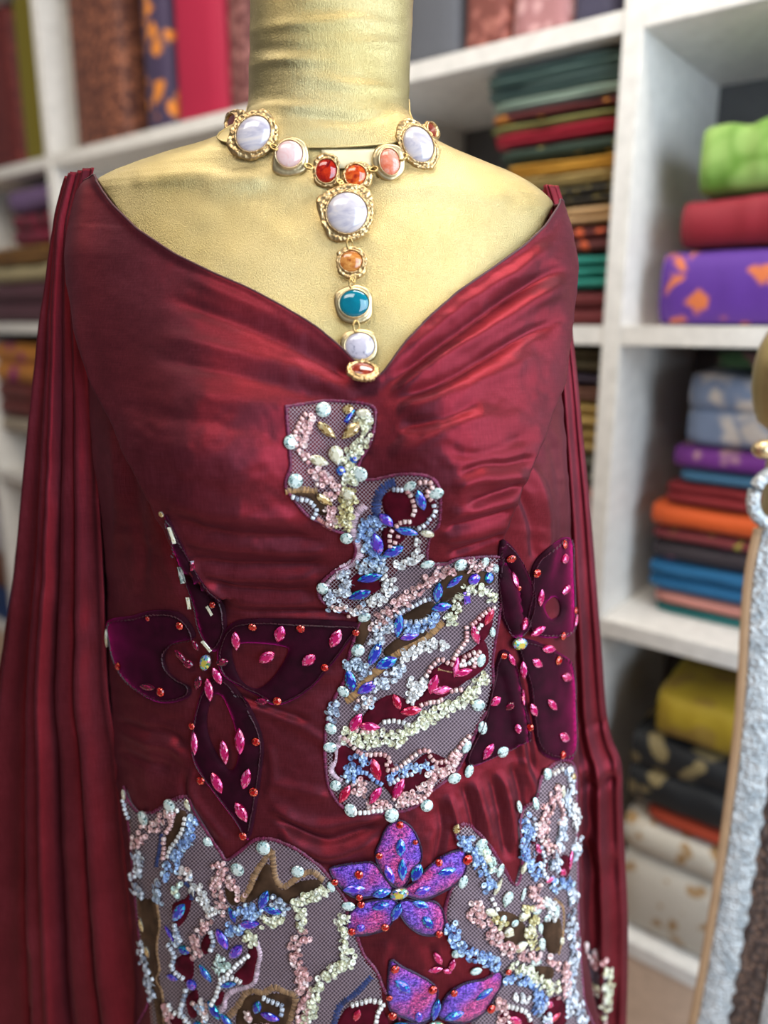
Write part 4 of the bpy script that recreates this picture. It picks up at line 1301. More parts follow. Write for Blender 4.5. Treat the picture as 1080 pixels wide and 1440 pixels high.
for g in G3:
    gem(p3, *g[:6], shape=g[6], h=0.0022)

# ---- velvet flowers
def flower(name, petals, center, mat, gems, h=0.0012, t=0.0014, stitch_rgb=None):
    c = cast(gown_bvh, *center)[0]
    e = empty(name, c if c is not None else (0, 0.6, 1), gown)
    for pts, holes in petals:
        strip_patch('petal', catmull(pts, len(pts) * 3, closed=True), gown_bvh, h, t, M[mat], e, step=5, holes=[catmull(x, len(x) * 3, closed=True) for x in holes], quilt=0.0012)
        if mat == 'lurex':
            satin(e, list(catmull(pts, len(pts) * 3, closed=True)) + [pts[0]], 3.2, lin(40, 8, 52), pitch=3.0, h=h + 0.0006)
        if stitch_rgb is not None:
            cc = np.mean(pts, 0)
            q = cc + (catmull(pts, len(pts) * 3, closed=True) - cc) * 0.93
            satin(e, list(q) + [q[0]], 1.3, tuple(0.45 * c for c in stitch_rgb), pitch=5, h=h + t + 0.001)
    for g in gems:
        gem(e, *g[:6], shape=g[6], h=h + t + 0.0012)
    return e


def R_(u, v, s):
    return (u, v, s, s, 0, 'red', 'round')


def Mq(u, v, l, w_, a, p='pink'):
    return (u, v, l, w_, a, p, 'marquise')


flower('velvet_flower', [
    ([(153, 873), (185, 866), (215, 858), (250, 860), (268, 875), (276, 895), (262, 900), (245, 904), (233, 920), (236, 940), (250, 955), (268, 965), (268, 978), (252, 986), (228, 988), (204, 978), (180, 960), (163, 935), (155, 905)], []),
    ([(318, 884), (345, 870), (420, 870), (506, 875), (498, 892), (470, 930), (440, 965), (410, 985), (385, 990), (360, 976), (335, 963), (312, 946), (306, 915)], [[(326, 914), (346, 903), (400, 908), (404, 920), (386, 950), (362, 968), (338, 954)]]),
    ([(286, 968), (276, 1000), (270, 1040), (275, 1075), (300, 1112), (330, 1152), (350, 1180), (360, 1140), (368, 1085), (371, 1042), (357, 1002), (337, 972), (316, 950), (298, 952)], [[(300, 978), (292, 1002), (293, 1030), (306, 1060), (325, 1084), (335, 1068), (335, 1040), (326, 1006), (313, 978)]]),
    ([(234, 722), (250, 752), (268, 790), (292, 828), (316, 850), (318, 892), (302, 916), (284, 892), (272, 846), (252, 796), (238, 750)], [])],
    (292, 929), 'velvet',
    [(292, 929, 23, 15, -72, 'rainbow', 'oval'), Mq(334, 898, 27, 12, 85), Mq(395, 888, 25, 15, -75), Mq(377, 921, 26, 15, -32), Mq(435, 924, 23, 15, -40), Mq(472, 895, 28, 15, -62), Mq(258, 921, 24, 9, 50, 'dark'),
     Mq(212, 964, 26, 9, 8, 'dark'), Mq(308, 948, 25, 12, 65), Mq(297, 968, 31, 12, 82), Mq(281, 957, 21, 10, -75, 'dark'), Mq(370, 983, 19, 11, -5, 'dark'), Mq(277, 1044, 30, 10, 88), Mq(318, 1055, 33, 12, 82), Mq(340, 1040, 35, 14, 88),
     Mq(308, 1098, 30, 14, 65), Mq(348, 1092, 29, 13, -75), Mq(342, 1138, 30, 15, 60), Mq(156, 896, 28, 8, 88, 'champ'), Mq(278, 905, 16, 8, 60, 'dark'), Mq(268, 931, 16, 12, 10, 'dark'), Mq(315, 928, 18, 11, -10, 'dark'),
     R_(257, 878, 11), R_(212, 867, 7), R_(172, 936, 11), R_(230, 971, 12), R_(357, 878, 11), R_(424, 880, 12), R_(501, 886, 10), R_(457, 936, 10), R_(391, 984, 11), R_(273, 1019, 9), R_(285, 1095, 11), R_(362, 1040, 11), R_(359, 1111, 12), R_(344, 1172, 11), R_(302, 850, 9),
     (232, 720, 8, 8, 0, 'gold', 'round'), (243, 750, 24, 5, 72, 'champ', 'baguette'), (256, 806, 24, 7, 78, 'clear', 'baguette'), (267, 845, 18, 5, 80, 'champ', 'baguette'), (269, 793, 14, 6, 85, 'dark', 'baguette'), (293, 906, 18, 5, 50, 'champ', 'baguette'), (297, 858, 14, 4, 60, 'champ', 'baguette')],
    stitch_rgb=lin(86, 26, 44))
flower('velvet_flower', [
    ([(703, 760), (720, 768), (737, 796), (750, 836), (744, 880), (724, 896), (704, 866), (700, 810)], []),
    ([(748, 796), (768, 772), (799, 755), (803, 800), (805, 850), (804, 888), (785, 896), (755, 894), (740, 880), (743, 835)], [[(764, 852), (776, 838), (786, 846), (786, 864), (773, 870)]]),
    ([(726, 900), (750, 900), (792, 922), (804, 940), (807, 1000), (807, 1060), (788, 1070), (758, 1056), (748, 1010), (742, 960), (732, 930)], []),
    ([(702, 916), (720, 922), (738, 980), (748, 1034), (730, 1048), (700, 1062), (662, 1078), (655, 1064), (676, 1018), (690, 965)], [])],
    (727, 902), 'velvet',
    [(727, 902, 24, 17, 10, 'rainbow', 'oval'), Mq(718, 817, 24, 12, 70), Mq(756, 838, 25, 11, -85), Mq(788, 786, 22, 13, -35), Mq(790, 827, 21, 13, -38), Mq(731, 877, 24, 13, -72), Mq(752, 885, 26, 12, -30), Mq(767, 911, 26, 11, 3),
     Mq(733, 940, 24, 10, 85), Mq(751, 931, 20, 11, 35), Mq(791, 951, 29, 12, 12), Mq(772, 989, 25, 10, 48), Mq(729, 980, 26, 9, 86), Mq(747, 996, 21, 10, 65), Mq(694, 984, 17, 12, -40), Mq(717, 990, 16, 10, -40, 'dark'), Mq(728, 1022, 14, 9, 80),
     Mq(788, 1035, 27, 12, 30), Mq(684, 1054, 25, 12, -58), Mq(716, 926, 20, 8, 62), Mq(804, 872, 22, 8, -80), R_(787, 766, 12), R_(717, 781, 13), R_(751, 804, 12), R_(729, 823, 9), R_(786, 893, 11), R_(780, 927, 12), R_(745, 1020, 10), R_(786, 1060, 11), R_(803, 858, 9), R_(706, 920, 9)],
    stitch_rgb=lin(110, 20, 60))
flower('lurex_flower', [
    ([(545, 1161), (560, 1152), (578, 1162), (590, 1185), (592, 1206), (580, 1226), (566, 1246), (550, 1242), (535, 1222), (528, 1200), (535, 1180)], []),
    ([(464, 1222), (480, 1215), (505, 1212), (525, 1212), (540, 1230), (552, 1250), (522, 1259), (496, 1259), (476, 1242)], []),
    ([(564, 1252), (580, 1240), (605, 1215), (630, 1198), (650, 1194), (656, 1206), (652, 1226), (640, 1241), (615, 1256), (590, 1263)], []),
    ([(548, 1262), (520, 1265), (504, 1271), (490, 1286), (488, 1306), (500, 1313), (522, 1311), (545, 1302), (556, 1285), (560, 1270)], []),
    ([(565, 1264), (590, 1265), (611, 1266), (623, 1282), (623, 1306), (610, 1313), (590, 1311), (570, 1296), (560, 1276)], [])],
    (561, 1252), 'lurex',
    [(561, 1252, 25, 16, -15, 'rainbow', 'oval'), Mq(563, 1188, 25, 13, 90, 'blue'), Mq(565, 1219, 31, 12, 90, 'blue'), Mq(547, 1226, 27, 11, 65, 'violet'), Mq(585, 1223, 25, 15, -65, 'navy'), Mq(536, 1251, 25, 13, -15, 'blue'), Mq(497, 1246, 29, 12, -5, 'violet'),
     Mq(535, 1270, 23, 11, -15, 'blue'), Mq(557, 1278, 27, 12, -65, 'blue'), Mq(590, 1268, 24, 10, 15, 'blue'), Mq(600, 1293, 23, 12, 50, 'navy'), Mq(593, 1248, 23, 12, -22, 'violet'), Mq(627, 1222, 25, 11, -15, 'blue'), (507, 1300, 12, 11, 0, 'violet', 'round'),
     R_(562, 1157, 10), R_(533, 1200, 9), R_(505, 1226, 12), R_(618, 1211, 10), R_(655, 1205, 14), R_(471, 1237, 9), R_(505, 1258, 9), R_(508, 1268, 10), R_(495, 1306, 10), R_(541, 1300, 10), R_(616, 1309, 10), R_(583, 1181, 7)])
flower('lurex_flower', [
    ([(548, 1350), (565, 1357), (600, 1375), (614, 1390), (613, 1405), (607, 1428), (590, 1436), (566, 1428), (549, 1418), (545, 1398)], []),
    ([(620, 1430), (618, 1418), (630, 1395), (655, 1380), (680, 1375), (700, 1364), (705, 1380), (692, 1402), (680, 1422), (652, 1436)], []),
    ([(600, 1440), (570, 1436), (548, 1444), (540, 1470), (570, 1490), (600, 1470)], []), ([(622, 1442), (650, 1442), (672, 1460), (664, 1490), (634, 1480)], [])],
    (612, 1438), 'lurex',
    [(612, 1438, 22, 14, 0, 'rainbow', 'oval'), Mq(566, 1382, 28, 13, 38, 'blue'), Mq(612, 1415, 31, 11, -75, 'blue'), Mq(637, 1423, 27, 12, -20, 'blue'), (588, 1425, 15, 10, 80, 'violet', 'oval'), Mq(566, 1437, 24, 10, 10, 'blue'), Mq(679, 1393, 26, 10, -35, 'blue'),
     R_(554, 1358, 12), R_(607, 1387, 12), R_(547, 1397, 9), R_(552, 1423, 12), R_(637, 1392, 10), R_(688, 1414, 12), R_(712, 1362, 9)])
tr = empty('gem_trio', cast(gown_bvh, 620, 1356)[0], gown)
for g in (Mq(616, 1346, 21, 10, 58), Mq(612, 1362, 20, 9, -10), Mq(635, 1356, 19, 9, -72), Mq(628, 1364, 14, 8, 20)):
    gem(tr, *g[:6], shape=g[6], h=0.001)

# ---- embroidery on the right cape
p4 = empty('cape_embroidery', cast(rcape_bvh, 835, 1370)[0], gown)
strip_patch('net', [(812, 1330), (830, 1334), (848, 1352), (856, 1384), (854, 1420), (840, 1470), (812, 1470)], rcape_bvh, 0.001, 0.0004, M['lining'], p4, step=6)
for pts, wd, c in (([(818, 1334), (834, 1344), (848, 1358)], 14, 'rose'), ([(850, 1362), (852, 1384), (850, 1408), (844, 1430)], 12, 'cream'), ([(818, 1376), (834, 1386), (850, 1394)], 14, 'cream'), ([(816, 1420), (832, 1420), (846, 1440)], 9, 'pink')):
    sequins(p4, pts, wd, c, bvh=rcape_bvh, h=0.0016)

# ------------------------------------------------------------------ necklace
neck = empty('statement_necklace', cast(base_bvh, 488, 300)[0])
tag(neck, 'gold Y-shaped necklace of hammered links set with white, coral, teal and amber stones', 'necklace')


def plane_pt(u, v, c, n):
    d = pray(u, v)
    return CAM + d * (((c - CAM) @ n) / (d @ n))


def pendant(cu, cv, rx, ry, ang, outl, stone, hammered, face=0.55, lift=0.004, n_override=None, dome=0.34, Y=None):
    if Y is not None:
        l = on_y(cu, cv, Y)
        n = np.array([0.0, -1.0, 0.0])
    else:
        l, n = cast(base_bvh, cu, cv)
    view = (CAM - l) / np.linalg.norm(CAM - l)
    n = n * (1 - face) + view * face
    if n_override is not None:
        n = np.array(n_override, float)
    n /= np.linalg.norm(n)
    c = l + view * lift
    K = 56
    # the outline about the stone's centre, one point for each direction
    o = catmull(outl, 160, closed=True)
    aa = np.arctan2(o[:, 1] - cv, o[:, 0] - cu)
    rr = np.hypot(o[:, 1] - cv, o[:, 0] - cu)
    idx = np.argsort(aa)
    th = np.arange(K) / K * 2 * math.pi - math.pi
    R = np.interp(th, aa[idx], rr[idx], period=2 * math.pi)
    a = math.radians(ang)
    ct, st = np.cos(th - a), np.sin(th - a)
    S = 1 / np.sqrt((ct / rx) ** 2 + (st / ry) ** 2)
    R = np.maximum(R, S + 2.5)
    s = ((c - CAM) @ FWD) / FPX
    T = (3.6 if hammered else 2.4) * s + 0.0006

    def ring(rad, z):
        z = np.broadcast_to(z, (K,))
        return [plane_pt(cu + r * math.cos(t), cv + r * math.sin(t), c, n) + n * k for r, t, k in zip(rad, th, z)]
    hm = (np.array([random.uniform(-1, 1) for _ in range(K)]) if hammered else np.zeros(K))
    hm2 = (np.array([random.uniform(-1, 1) for _ in range(K)]) if hammered else np.zeros(K))
    wob = R + (hm * 1.1 if hammered else 0)
    mid = (R * 0.55 + S * 0.45)
    rings = [ring(R * 0.6, -T * 0.5), ring(wob, -T * 0.5), ring(wob + 0.7, 0), ring(R - 1.4, T * 0.75 + hm * T * 0.2), ring(mid, T * (0.55 if hammered else 0.78) + hm2 * T * 0.30), ring(S + 1.9, T * (0.5 if hammered else 0.78)), ring(S + 1.4, T * 1.15), ring(S + 0.2, T * 1.15), ring(S - 0.6, T * 0.3)]
    V = [p for r in rings for p in r]
    F = [tuple(f) for f in grid_faces(len(rings), K, True)]
    F.append(tuple(range(K)))
    F.append(tuple((len(rings) - 1) * K + i for i in reversed(range(K))))
    pl = mk('pendant_link', V, F, M['plate_hammered' if hammered else 'plate_brushed'], neck)
    # the cabochon
    dz = dome * min(rx, ry) * s
    V, nr = [], 9
    for i in range(nr):
        f = i / nr * math.pi / 2
        V += ring(S * 0.99 * math.cos(f), T * 0.5 + dz * math.sin(f))
    V.append(plane_pt(cu, cv, c, n) + n * (T * 0.5 + dz))
    F = [tuple(f) for f in grid_faces(nr, K, True)]
    top = len(V) - 1
    F += [((nr - 1) * K + i, (nr - 1) * K + (i + 1) % K, top) for i in range(K)]
    mk('cabochon', V, F, M[stone], pl)
    return c


pendant(357, 189, 23, 27, 40, [(319, 205), (329, 172), (345, 160), (370, 154), (385, 167), (391, 190), (376, 214), (355, 225), (334, 220)], 'st_white', True, lift=0.006)
pendant(407, 217, 19, 19, 0, [(383, 236), (390, 203), (410, 193), (430, 203), (434, 228), (426, 243), (404, 248), (390, 245)], 'st_pink', False)
pendant(459, 241, 15, 17, 0, [(440, 240), (445, 222), (460, 216), (476, 225), (477, 245), (480, 258), (462, 264), (445, 258)], 'st_red', True)
pendant(500, 247, 15, 15, 0, [(485, 238), (492, 230), (515, 229), (523, 245), (520, 262), (500, 267), (487, 258)], 'st_orange', True)
pendant(548, 228, 14, 19, -15, [(523, 225), (530, 208), (545, 203), (563, 208), (569, 227), (565, 245), (548, 255), (530, 245)], 'st_coral', False)
pendant(588, 204, 20, 27, -28, [(557, 185), (564, 170), (577, 167), (598, 179), (610, 195), (618, 215), (610, 235), (590, 238), (570, 222), (560, 205)], 'st_white', True, lift=0.006)
pendant(488, 300, 29, 29, 0, [(445, 285), (455, 272), (475, 262), (500, 259), (519, 268), (526, 290), (522, 315), (510, 333), (490, 339), (465, 337), (452, 312)], 'st_white', True, lift=0.0055)
pendant(494, 368, 16, 15, 0, [(473, 366), (477, 352), (497, 347), (513, 356), (516, 372), (510, 388), (495, 393), (478, 385)], 'st_tiger', True)
pendant(498, 427, 21, 19, 0, [(470, 422), (477, 408), (500, 401), (520, 410), (523, 430), (520, 448), (500, 456), (478, 448)], 'st_teal', False)
pendant(506, 487, 21, 19, 0, [(479, 482), (486, 468), (505, 463), (525, 469), (531, 490), (525, 505), (505, 512), (486, 503)], 'st_speckle', False)
pendant(510, 521.5, 16.5, 9, 5, [(487, 521), (493, 511), (510, 511), (528, 515), (533, 525), (522, 535), (505, 535), (492, 529)], 'st_rust', True, Y=0.588, n_override=(0.05, -0.62, 0.78), dome=0.5, lift=0.002)
pendant(328, 172, 6, 11, 18, [(317, 182), (319, 164), (330, 155), (343, 157), (338, 172), (328, 188), (320, 188)], 'st_rust', True, lift=0.0, Y=0.735, n_override=(-0.86, -0.45, 0.25))
pendant(605, 184, 6, 11, -22, [(596, 176), (604, 172), (612, 178), (617, 190), (614, 200), (606, 198), (599, 188)], 'st_rust', True, lift=0.0, Y=0.735, n_override=(0.86, -0.45, 0.25))
# little wire rings that join the links
for u, v, r, a in ((385, 207, 6, 30), (434, 234, 6, 20), (525, 238, 6, -10), (567, 221, 6, -35), (482, 262, 7, 60), (478, 256, 5, 30), (492, 343, 8, 85), (495, 398, 7, 90), (497, 392, 5, 90), (501, 459, 8, 88), (510, 511, 5, 90), (336, 178, 5, -20), (603, 189, 5, 20)):
    l, n = cast(base_bvh, u, v)
    if l is None:
        l, n = on_y(u, v, 0.70), np.array([0, -1.0, 0])
    view = (CAM - l) / np.linalg.norm(CAM - l)
    l = l + view * 0.0085
    s = ((l - CAM) @ FWD) / FPX
    ax = math.cos(math.radians(a)) * RIGHT - math.sin(math.radians(a)) * UP
    t2 = np.cross(ax, view) * 0.45 + view * 0.5
    t2 /= np.linalg.norm(t2)
    ts = np.arange(20) / 20 * 2 * math.pi
    Vt, Ft = tube([l + r * s * (math.cos(t) * ax + 0.75 * math.sin(t) * t2) for t in ts], 1.5 * s, 6, closed=True)
    mk('jump_ring', Vt, Ft, M['ring'], neck)
# the chain that closes the necklace behind the neck
zc = on_y(328, 172, 0.735)[2]
for k in np.linspace(math.pi * 0.60, math.pi * 1.40, 22):
    c = body(np.array(k), np.array(zc + 0.004))
    t_ = body(np.array(k + 0.05), np.array(zc + 0.004)) - c
    t_ /= np.linalg.norm(t_)
    out = np.array([c[0] - (-0.07), c[1] - YC, 0.0])
    out /= np.linalg.norm(out)
    c = c + out * 0.004
    up = np.array([0, 0, 1.0])
    ts = np.arange(14) / 14 * 2 * math.pi
    Vt, Ft = tube([c + 0.0055 * math.cos(t) * t_ + 0.0032 * math.sin(t) * up for t in ts], 0.0009, 5, closed=True)
    mk('chain_link', Vt, Ft, M['ring'], neck)

# ------------------------------------------------------------------ the shop behind: floor, wall, shelving
M['laminate'] = plain('white_laminate', lin(226, 222, 216), 0.45)
M['hardboard'] = plain('dark_hardboard', lin(92, 90, 90), 0.7)
M['floor'] = plain('beige_floor', lin(196, 172, 150), 0.5)
M['wall'] = plain('grey_wall', lin(120, 118, 116), 0.8)
M['plinth'] = plain('beige_plinth', lin(206, 180, 158), 0.5)


def quad_struct(name, pts, mat):
    P = np.array(pts, float)
    n = np.cross(P[1] - P[0], P[2] - P[0])
    n = n / np.linalg.norm(n) * 0.02
    V = list(P) + list(P - n)
    F = [(0, 1, 2, 3), (7, 6, 5, 4)] + [(i + 4, (i + 1) % 4 + 4, (i + 1) % 4, i) for i in range(4)]
    o = mk(name, V, F, mat, smooth=False)
    o['kind'] = 'structure'
    return o


SA = math.radians(51.3)
AX = np.array([-math.sin(SA), math.cos(SA), 0.0])     # along the shelves, away to the left
DX = np.array([math.cos(SA), math.sin(SA), 0.0])      # into the shelves
KS = 1.35
r0 = 1.15 * KS


def Zs(z):
    return 1.30 + (z - 1.30) * KS


P0 = np.array([r0 * math.sin(math.radians(16.7)), r0 * math.cos(math.radians(16.7)), 0.0])
PITCHW = 0.486 * KS


def sp(s, d, z):
    return P0 + AX * s + DX * d + np.array([0, 0, z])


def on_front(u, v, d=0.0):
    """where the sight line meets the shelves' front (set back by d): along, height"""
    r = pray(u, v)
    q = P0 + DX * d
    k = ((q - CAM) @ DX) / (r @ DX)
    p = CAM + r * k
    return (p - q) @ AX, p[2]


quad_struct('floor', [(-5, -2, FLOOR), (4, -2, FLOOR), (4, 6, FLOOR), (-5, 6, FLOOR)], M['floor'])
a, b = sp(-1.6, 0.50, FLOOR), sp(5.2, 0.50, FLOOR)
quad_struct('wall_back', [a, b, b + [0, 0, 3.3], a + [0, 0, 3.3]], M['wall'])


def box_local(s0, s1, d0, d1, z0, z1, bev=0.0015):
    """a board with eased edges, in shelf coordinates"""
    bm = bmesh.new()
    bmesh.ops.create_cube(bm, size=1)
    for v in bm.verts:
        v.co = Vector(((v.co.x + 0.5) * (s1 - s0) + s0, (v.co.y + 0.5) * (d1 - d0) + d0, (v.co.z + 0.5) * (z1 - z0) + z0))
    bmesh.ops.bevel(bm, geom=bm.edges[:], offset=bev, segments=2, affect='EDGES')
    V = [sp(*v.co) for v in bm.verts]
    F = [tuple(v.index for v in f.verts) for f in bm.faces]
    bm.free()
    return V, F


shelf = empty('shelving_unit', sp(0, 0, FLOOR))
tag(shelf, 'tall white laminate cube shelving unit filled with folded fabrics behind the mannequin', 'shelf')
DEP = 0.46
PT = 0.036
LEVELS_ = [Zs(z) for z in (0.316, 0.857, 1.2925, 1.690, 2.10)]
BT = 0.036
S_MIN, S_MAX = -PITCHW, 5 * PITCHW
for k in (-1.35, 0, 1, 3, 4, 5):
    s = k * PITCHW
    V, F = box_local(s, s + PT, 0, DEP, FLOOR + 0.001, Zs(2.10) + 0.03)
    mk('upright', V, F, M['laminate'], shelf, smooth=False)
CELLS = [(-1.35, 0), (0, 1), (1, 3), (3, 4), (4, 5)]
for z in LEVELS_:
    for k, k1 in CELLS:
        V, F = box_local(k * PITCHW + PT + 0.0004, k1 * PITCHW - 0.0004, 0.002, DEP - 0.012, z - BT, z)
        mk('shelf_board', V, F, M['laminate'], shelf, smooth=False)
for k, k1 in CELLS:
    V, F = box_local(k * PITCHW + PT + 0.0004, k1 * PITCHW - 0.0004, DEP - 0.010, DEP - 0.002, FLOOR + 0.01, Zs(2.10) - 0.04)
    mk('back_panel', V, F, M['hardboard'], shelf, smooth=False)
    V, F = box_local(k * PITCHW + PT + 0.0004, k1 * PITCHW - 0.0004, 0.006, 0.022, FLOOR + 0.001, Zs(0.316) - BT - 0.0006)
    mk('plinth_panel', V, F, M['plinth'], shelf, smooth=False)

CLOTHS = {}


def in_cell(s0, s1):
    c = (s0 + s1) / 2
    for k, k1 in CELLS:
        a_, b_ = k * PITCHW + PT + 0.004, k1 * PITCHW - 0.004
        if a_ - 0.02 <= c <= b_ + 0.02:
            return max(s0, a_), min(s1, b_)
    return s0, s1


def cloth_mat(rgb, rgb2=None, scale=30, sharp=0.05):
    key = (rgb, rgb2, scale)
    if key not in CLOTHS:
        CLOTHS[key] = make_cloth('cloth_%d' % len(CLOTHS), lin(*rgb), lin(*rgb2) if rgb2 else None, scale, sharp)
    return CLOTHS[key]


def folded(label, s0, s1, z0, z1, rgb, rgb2=None, layers=3, d0=0.03, depth=0.30, scale=30, sag=0.004, group=None, name='folded_fabric', sharp=0.05, cat='fabric'):
    """a length of cloth folded flat: rounded fold edges in front, layers one on another"""
    if s0 > s1:
        s0, s1 = s1, s0
    s0, s1 = in_cell(s0, s1)
    ns = 26
    prof = []
    lh = (z1 - z0) / layers
    for k in range(layers):
        for t in np.linspace(-math.pi / 2, math.pi / 2, 7):
            bulge = 0.014 + 0.010 * random.uniform(0, 1) if t == -math.pi / 2 else bulge
            prof.append((d0 + 0.02 - bulge * math.cos(t) * 1.1, z0 + lh * (k + 0.5 + 0.5 * math.sin(t) * 0.96)))
    prof += [(d0 + depth * 0.5, z1 + sag * 0.6), (d0 + depth - 0.02, z1 - lh * 0.1), (d0 + depth, (z0 + z1) / 2), (d0 + depth - 0.02, z0)]
    prof = np.array(prof)
    V = []
    sd = random.randint(0, 999)
    for i in range(ns):
        f = i / (ns - 1)
        e = min(f, 1 - f)
        pin = 1 - 0.35 * math.exp(-e * 26)
        s = s0 + (s1 - s0) * f
        for j, (d, z) in enumerate(prof):
            w_ = sag * float(vnoise(np.array(f * 5.0 + sd), np.array(j * 0.35), sd))
            zc = (z0 + z1) / 2
            zz_ = z0 + 0.0006 if z <= z0 + 0.0004 else zc + (z - zc) * (0.93 + 0.07 * pin) + w_ * (0.5 if z > z0 + lh * 0.5 else 0.0)
            dd = d + abs(w_) * 0.8 + (1 - pin) * 0.035 * math.copysign(1, 0.5 * (2 * d0 + depth) - d)
            V.append(sp(s, dd, max(zz_, z0 + 0.0005)))
    m = len(prof)
    F = [tuple(f) for f in grid_faces(ns, m, True)]
    F.append(tuple(range(m)))
    F.append(tuple((ns - 1) * m + i for i in reversed(range(m))))
    o = mk(name, V, F, cloth_mat(rgb, rgb2, scale, sharp))
    tag(o, label, cat, group)
    return o


def stack(ref_u, items, zbase=None, zmax=None, group=None, d0=0.03):
    """items from the top down: label, left u, right u, upper v, lower v, colour(s)"""
    zs = [(on_front(ref_u, it[3], d0)[1], on_front(ref_u, it[4], d0)[1]) for it in items]
    below = zbase
    for it, (zt, zb) in list(zip(items, zs))[::-1]:
        if below is not None:
            zb = below + 0.0008
        zt = max(zt, zb + 0.012)
        if zmax is not None:
            zt = min(zt, zmax - 0.002)
        s0 = on_front(it[1], (it[3] + it[4]) / 2, d0)[0]
        s1 = on_front(it[2], (it[3] + it[4]) / 2, d0)[0]
        kw = it[6] if len(it) > 6 else {}
        c = it[5]
        folded(it[0], s0, s1, zb, zt, c[0], c[1] if len(c) > 1 else None, group=group, d0=d0, **kw)
        below = zt + 0.0015 + kw.get('sag', 0.004) * 0.7


# cell left of the near upright, upper: a tall stack of folded brocades
G_A = 'stack beside the near upright, upper shelf'
stack(800, [
    ('sage green folded cloth, topmost of the tall stack beside the white upright', 682, 874, 78, 104, ((112, 138, 128),), dict(layers=2)),
    ('dull grey-green folded cloth, second from top beside the white upright', 684, 874, 104, 124, ((96, 122, 116),), dict(layers=2)),
    ('pale sage folded cloth just above the dark red gold-dotted one', 690, 874, 124, 143, ((172, 192, 174),), dict(layers=2)),
    ('dark red folded brocade with orange-gold dots under the pale sage cloth', 690, 874, 143, 161, ((96, 16, 22), (206, 132, 50)), dict(layers=1, scale=26)),
    ('olive green folded cloth above the crimson one', 688, 874, 161, 174, ((138, 140, 74),), dict(layers=1)),
    ('bright crimson folded cloth in the middle of the tall stack', 694, 874, 174, 196, ((186, 12, 48),), dict(layers=2)),
    ('dark green folded brocade with pale gold dots under the crimson cloth', 700, 873, 196, 221, ((28, 52, 36), (168, 156, 84)), dict(layers=1, scale=24)),
    ('mustard yellow folded cloth under the dark green brocade', 710, 872, 221, 243, ((206, 150, 40),), dict(layers=2)),
    ('cream-gold folded cloth under the mustard one', 720, 872, 243, 262, ((216, 184, 112),), dict(layers=2)),
    ('black folded brocade with old-gold pattern in the tall stack', 730, 871, 262, 292, ((40, 34, 22), (128, 112, 56)), dict(layers=2, scale=60)),
    ('tan-gold folded cloth below the black brocade', 740, 871, 292, 320, ((206, 166, 116),), dict(layers=2)),
    ('dark red folded cloth with orange flowers above the teal one', 744, 870, 320, 360, ((92, 24, 24), (200, 84, 40)), dict(layers=2, scale=28)),
    ('teal green folded cloth near the bottom of the tall stack', 750, 870, 360, 410, ((28, 142, 126),), dict(layers=3)),
    ('maroon folded cloth at the bottom of the tall stack', 752, 870, 410, 443, ((110, 24, 30),), dict(layers=2))], zbase=Zs(1.2925), zmax=Zs(1.662), group=G_A)
# lower cell left of the near upright, seen between the gown and the upright
stack(842, [
    ('olive brown folded cloth directly under the middle shelf board', 760, 862, 482, 528, ((92, 80, 52),), dict(layers=2)),
    ('dark plum folded cloth under the olive brown one', 762, 861, 528, 546, ((50, 34, 54),), dict(layers=1)),
    ('reddish brown folded cloth above the gold one', 764, 860, 546, 568, ((122, 78, 60),), dict(layers=2)),
    ('old-gold folded cloth in the narrow gap beside the upright', 766, 858, 568, 645, ((176, 144, 74), (146, 122, 80)), dict(layers=4, scale=40)),
    ('dark grey-green folded cloth below the gold one', 768, 856, 645, 690, ((78, 76, 62),), dict(layers=2)),
    ('rust red folded cloth low in the narrow gap', 770, 854, 690, 740, ((156, 76, 56),), dict(layers=2)),
    ('coral red folded cloth low beside the upright', 772, 852, 740, 800, ((206, 92, 80),), dict(layers=3)),
    ('dusty rose folded cloth at the bottom of the gap stack', 772, 850, 800, 862, ((160, 110, 104),), dict(layers=3))], zbase=Zs(0.857), zmax=Zs(1.262), group='stack beside the near upright, lower shelf')
# right-hand cell, upper
G_C = 'cloths in the right-hand upper compartment'
stack(1000, [
    ('lime green plump folded cloth on top of the crimson one', 982, 1150, 172, 274, ((112, 160, 52), (142, 176, 90)), dict(layers=1, sag=0.012, scale=14, sharp=0.4)),
    ('deep crimson plump folded quilt between the green and purple cloths', 955, 1150, 276, 349, ((150, 8, 36),), dict(layers=1, sag=0.006)),
    ('purple folded cloth with an orange print on the right-hand shelf', 926, 1150, 350, 440, ((96, 44, 156), (206, 110, 60)), dict(layers=1, scale=17, sharp=0.12))], zbase=Zs(1.2925), zmax=Zs(1.662), group=G_C, d0=0.05)
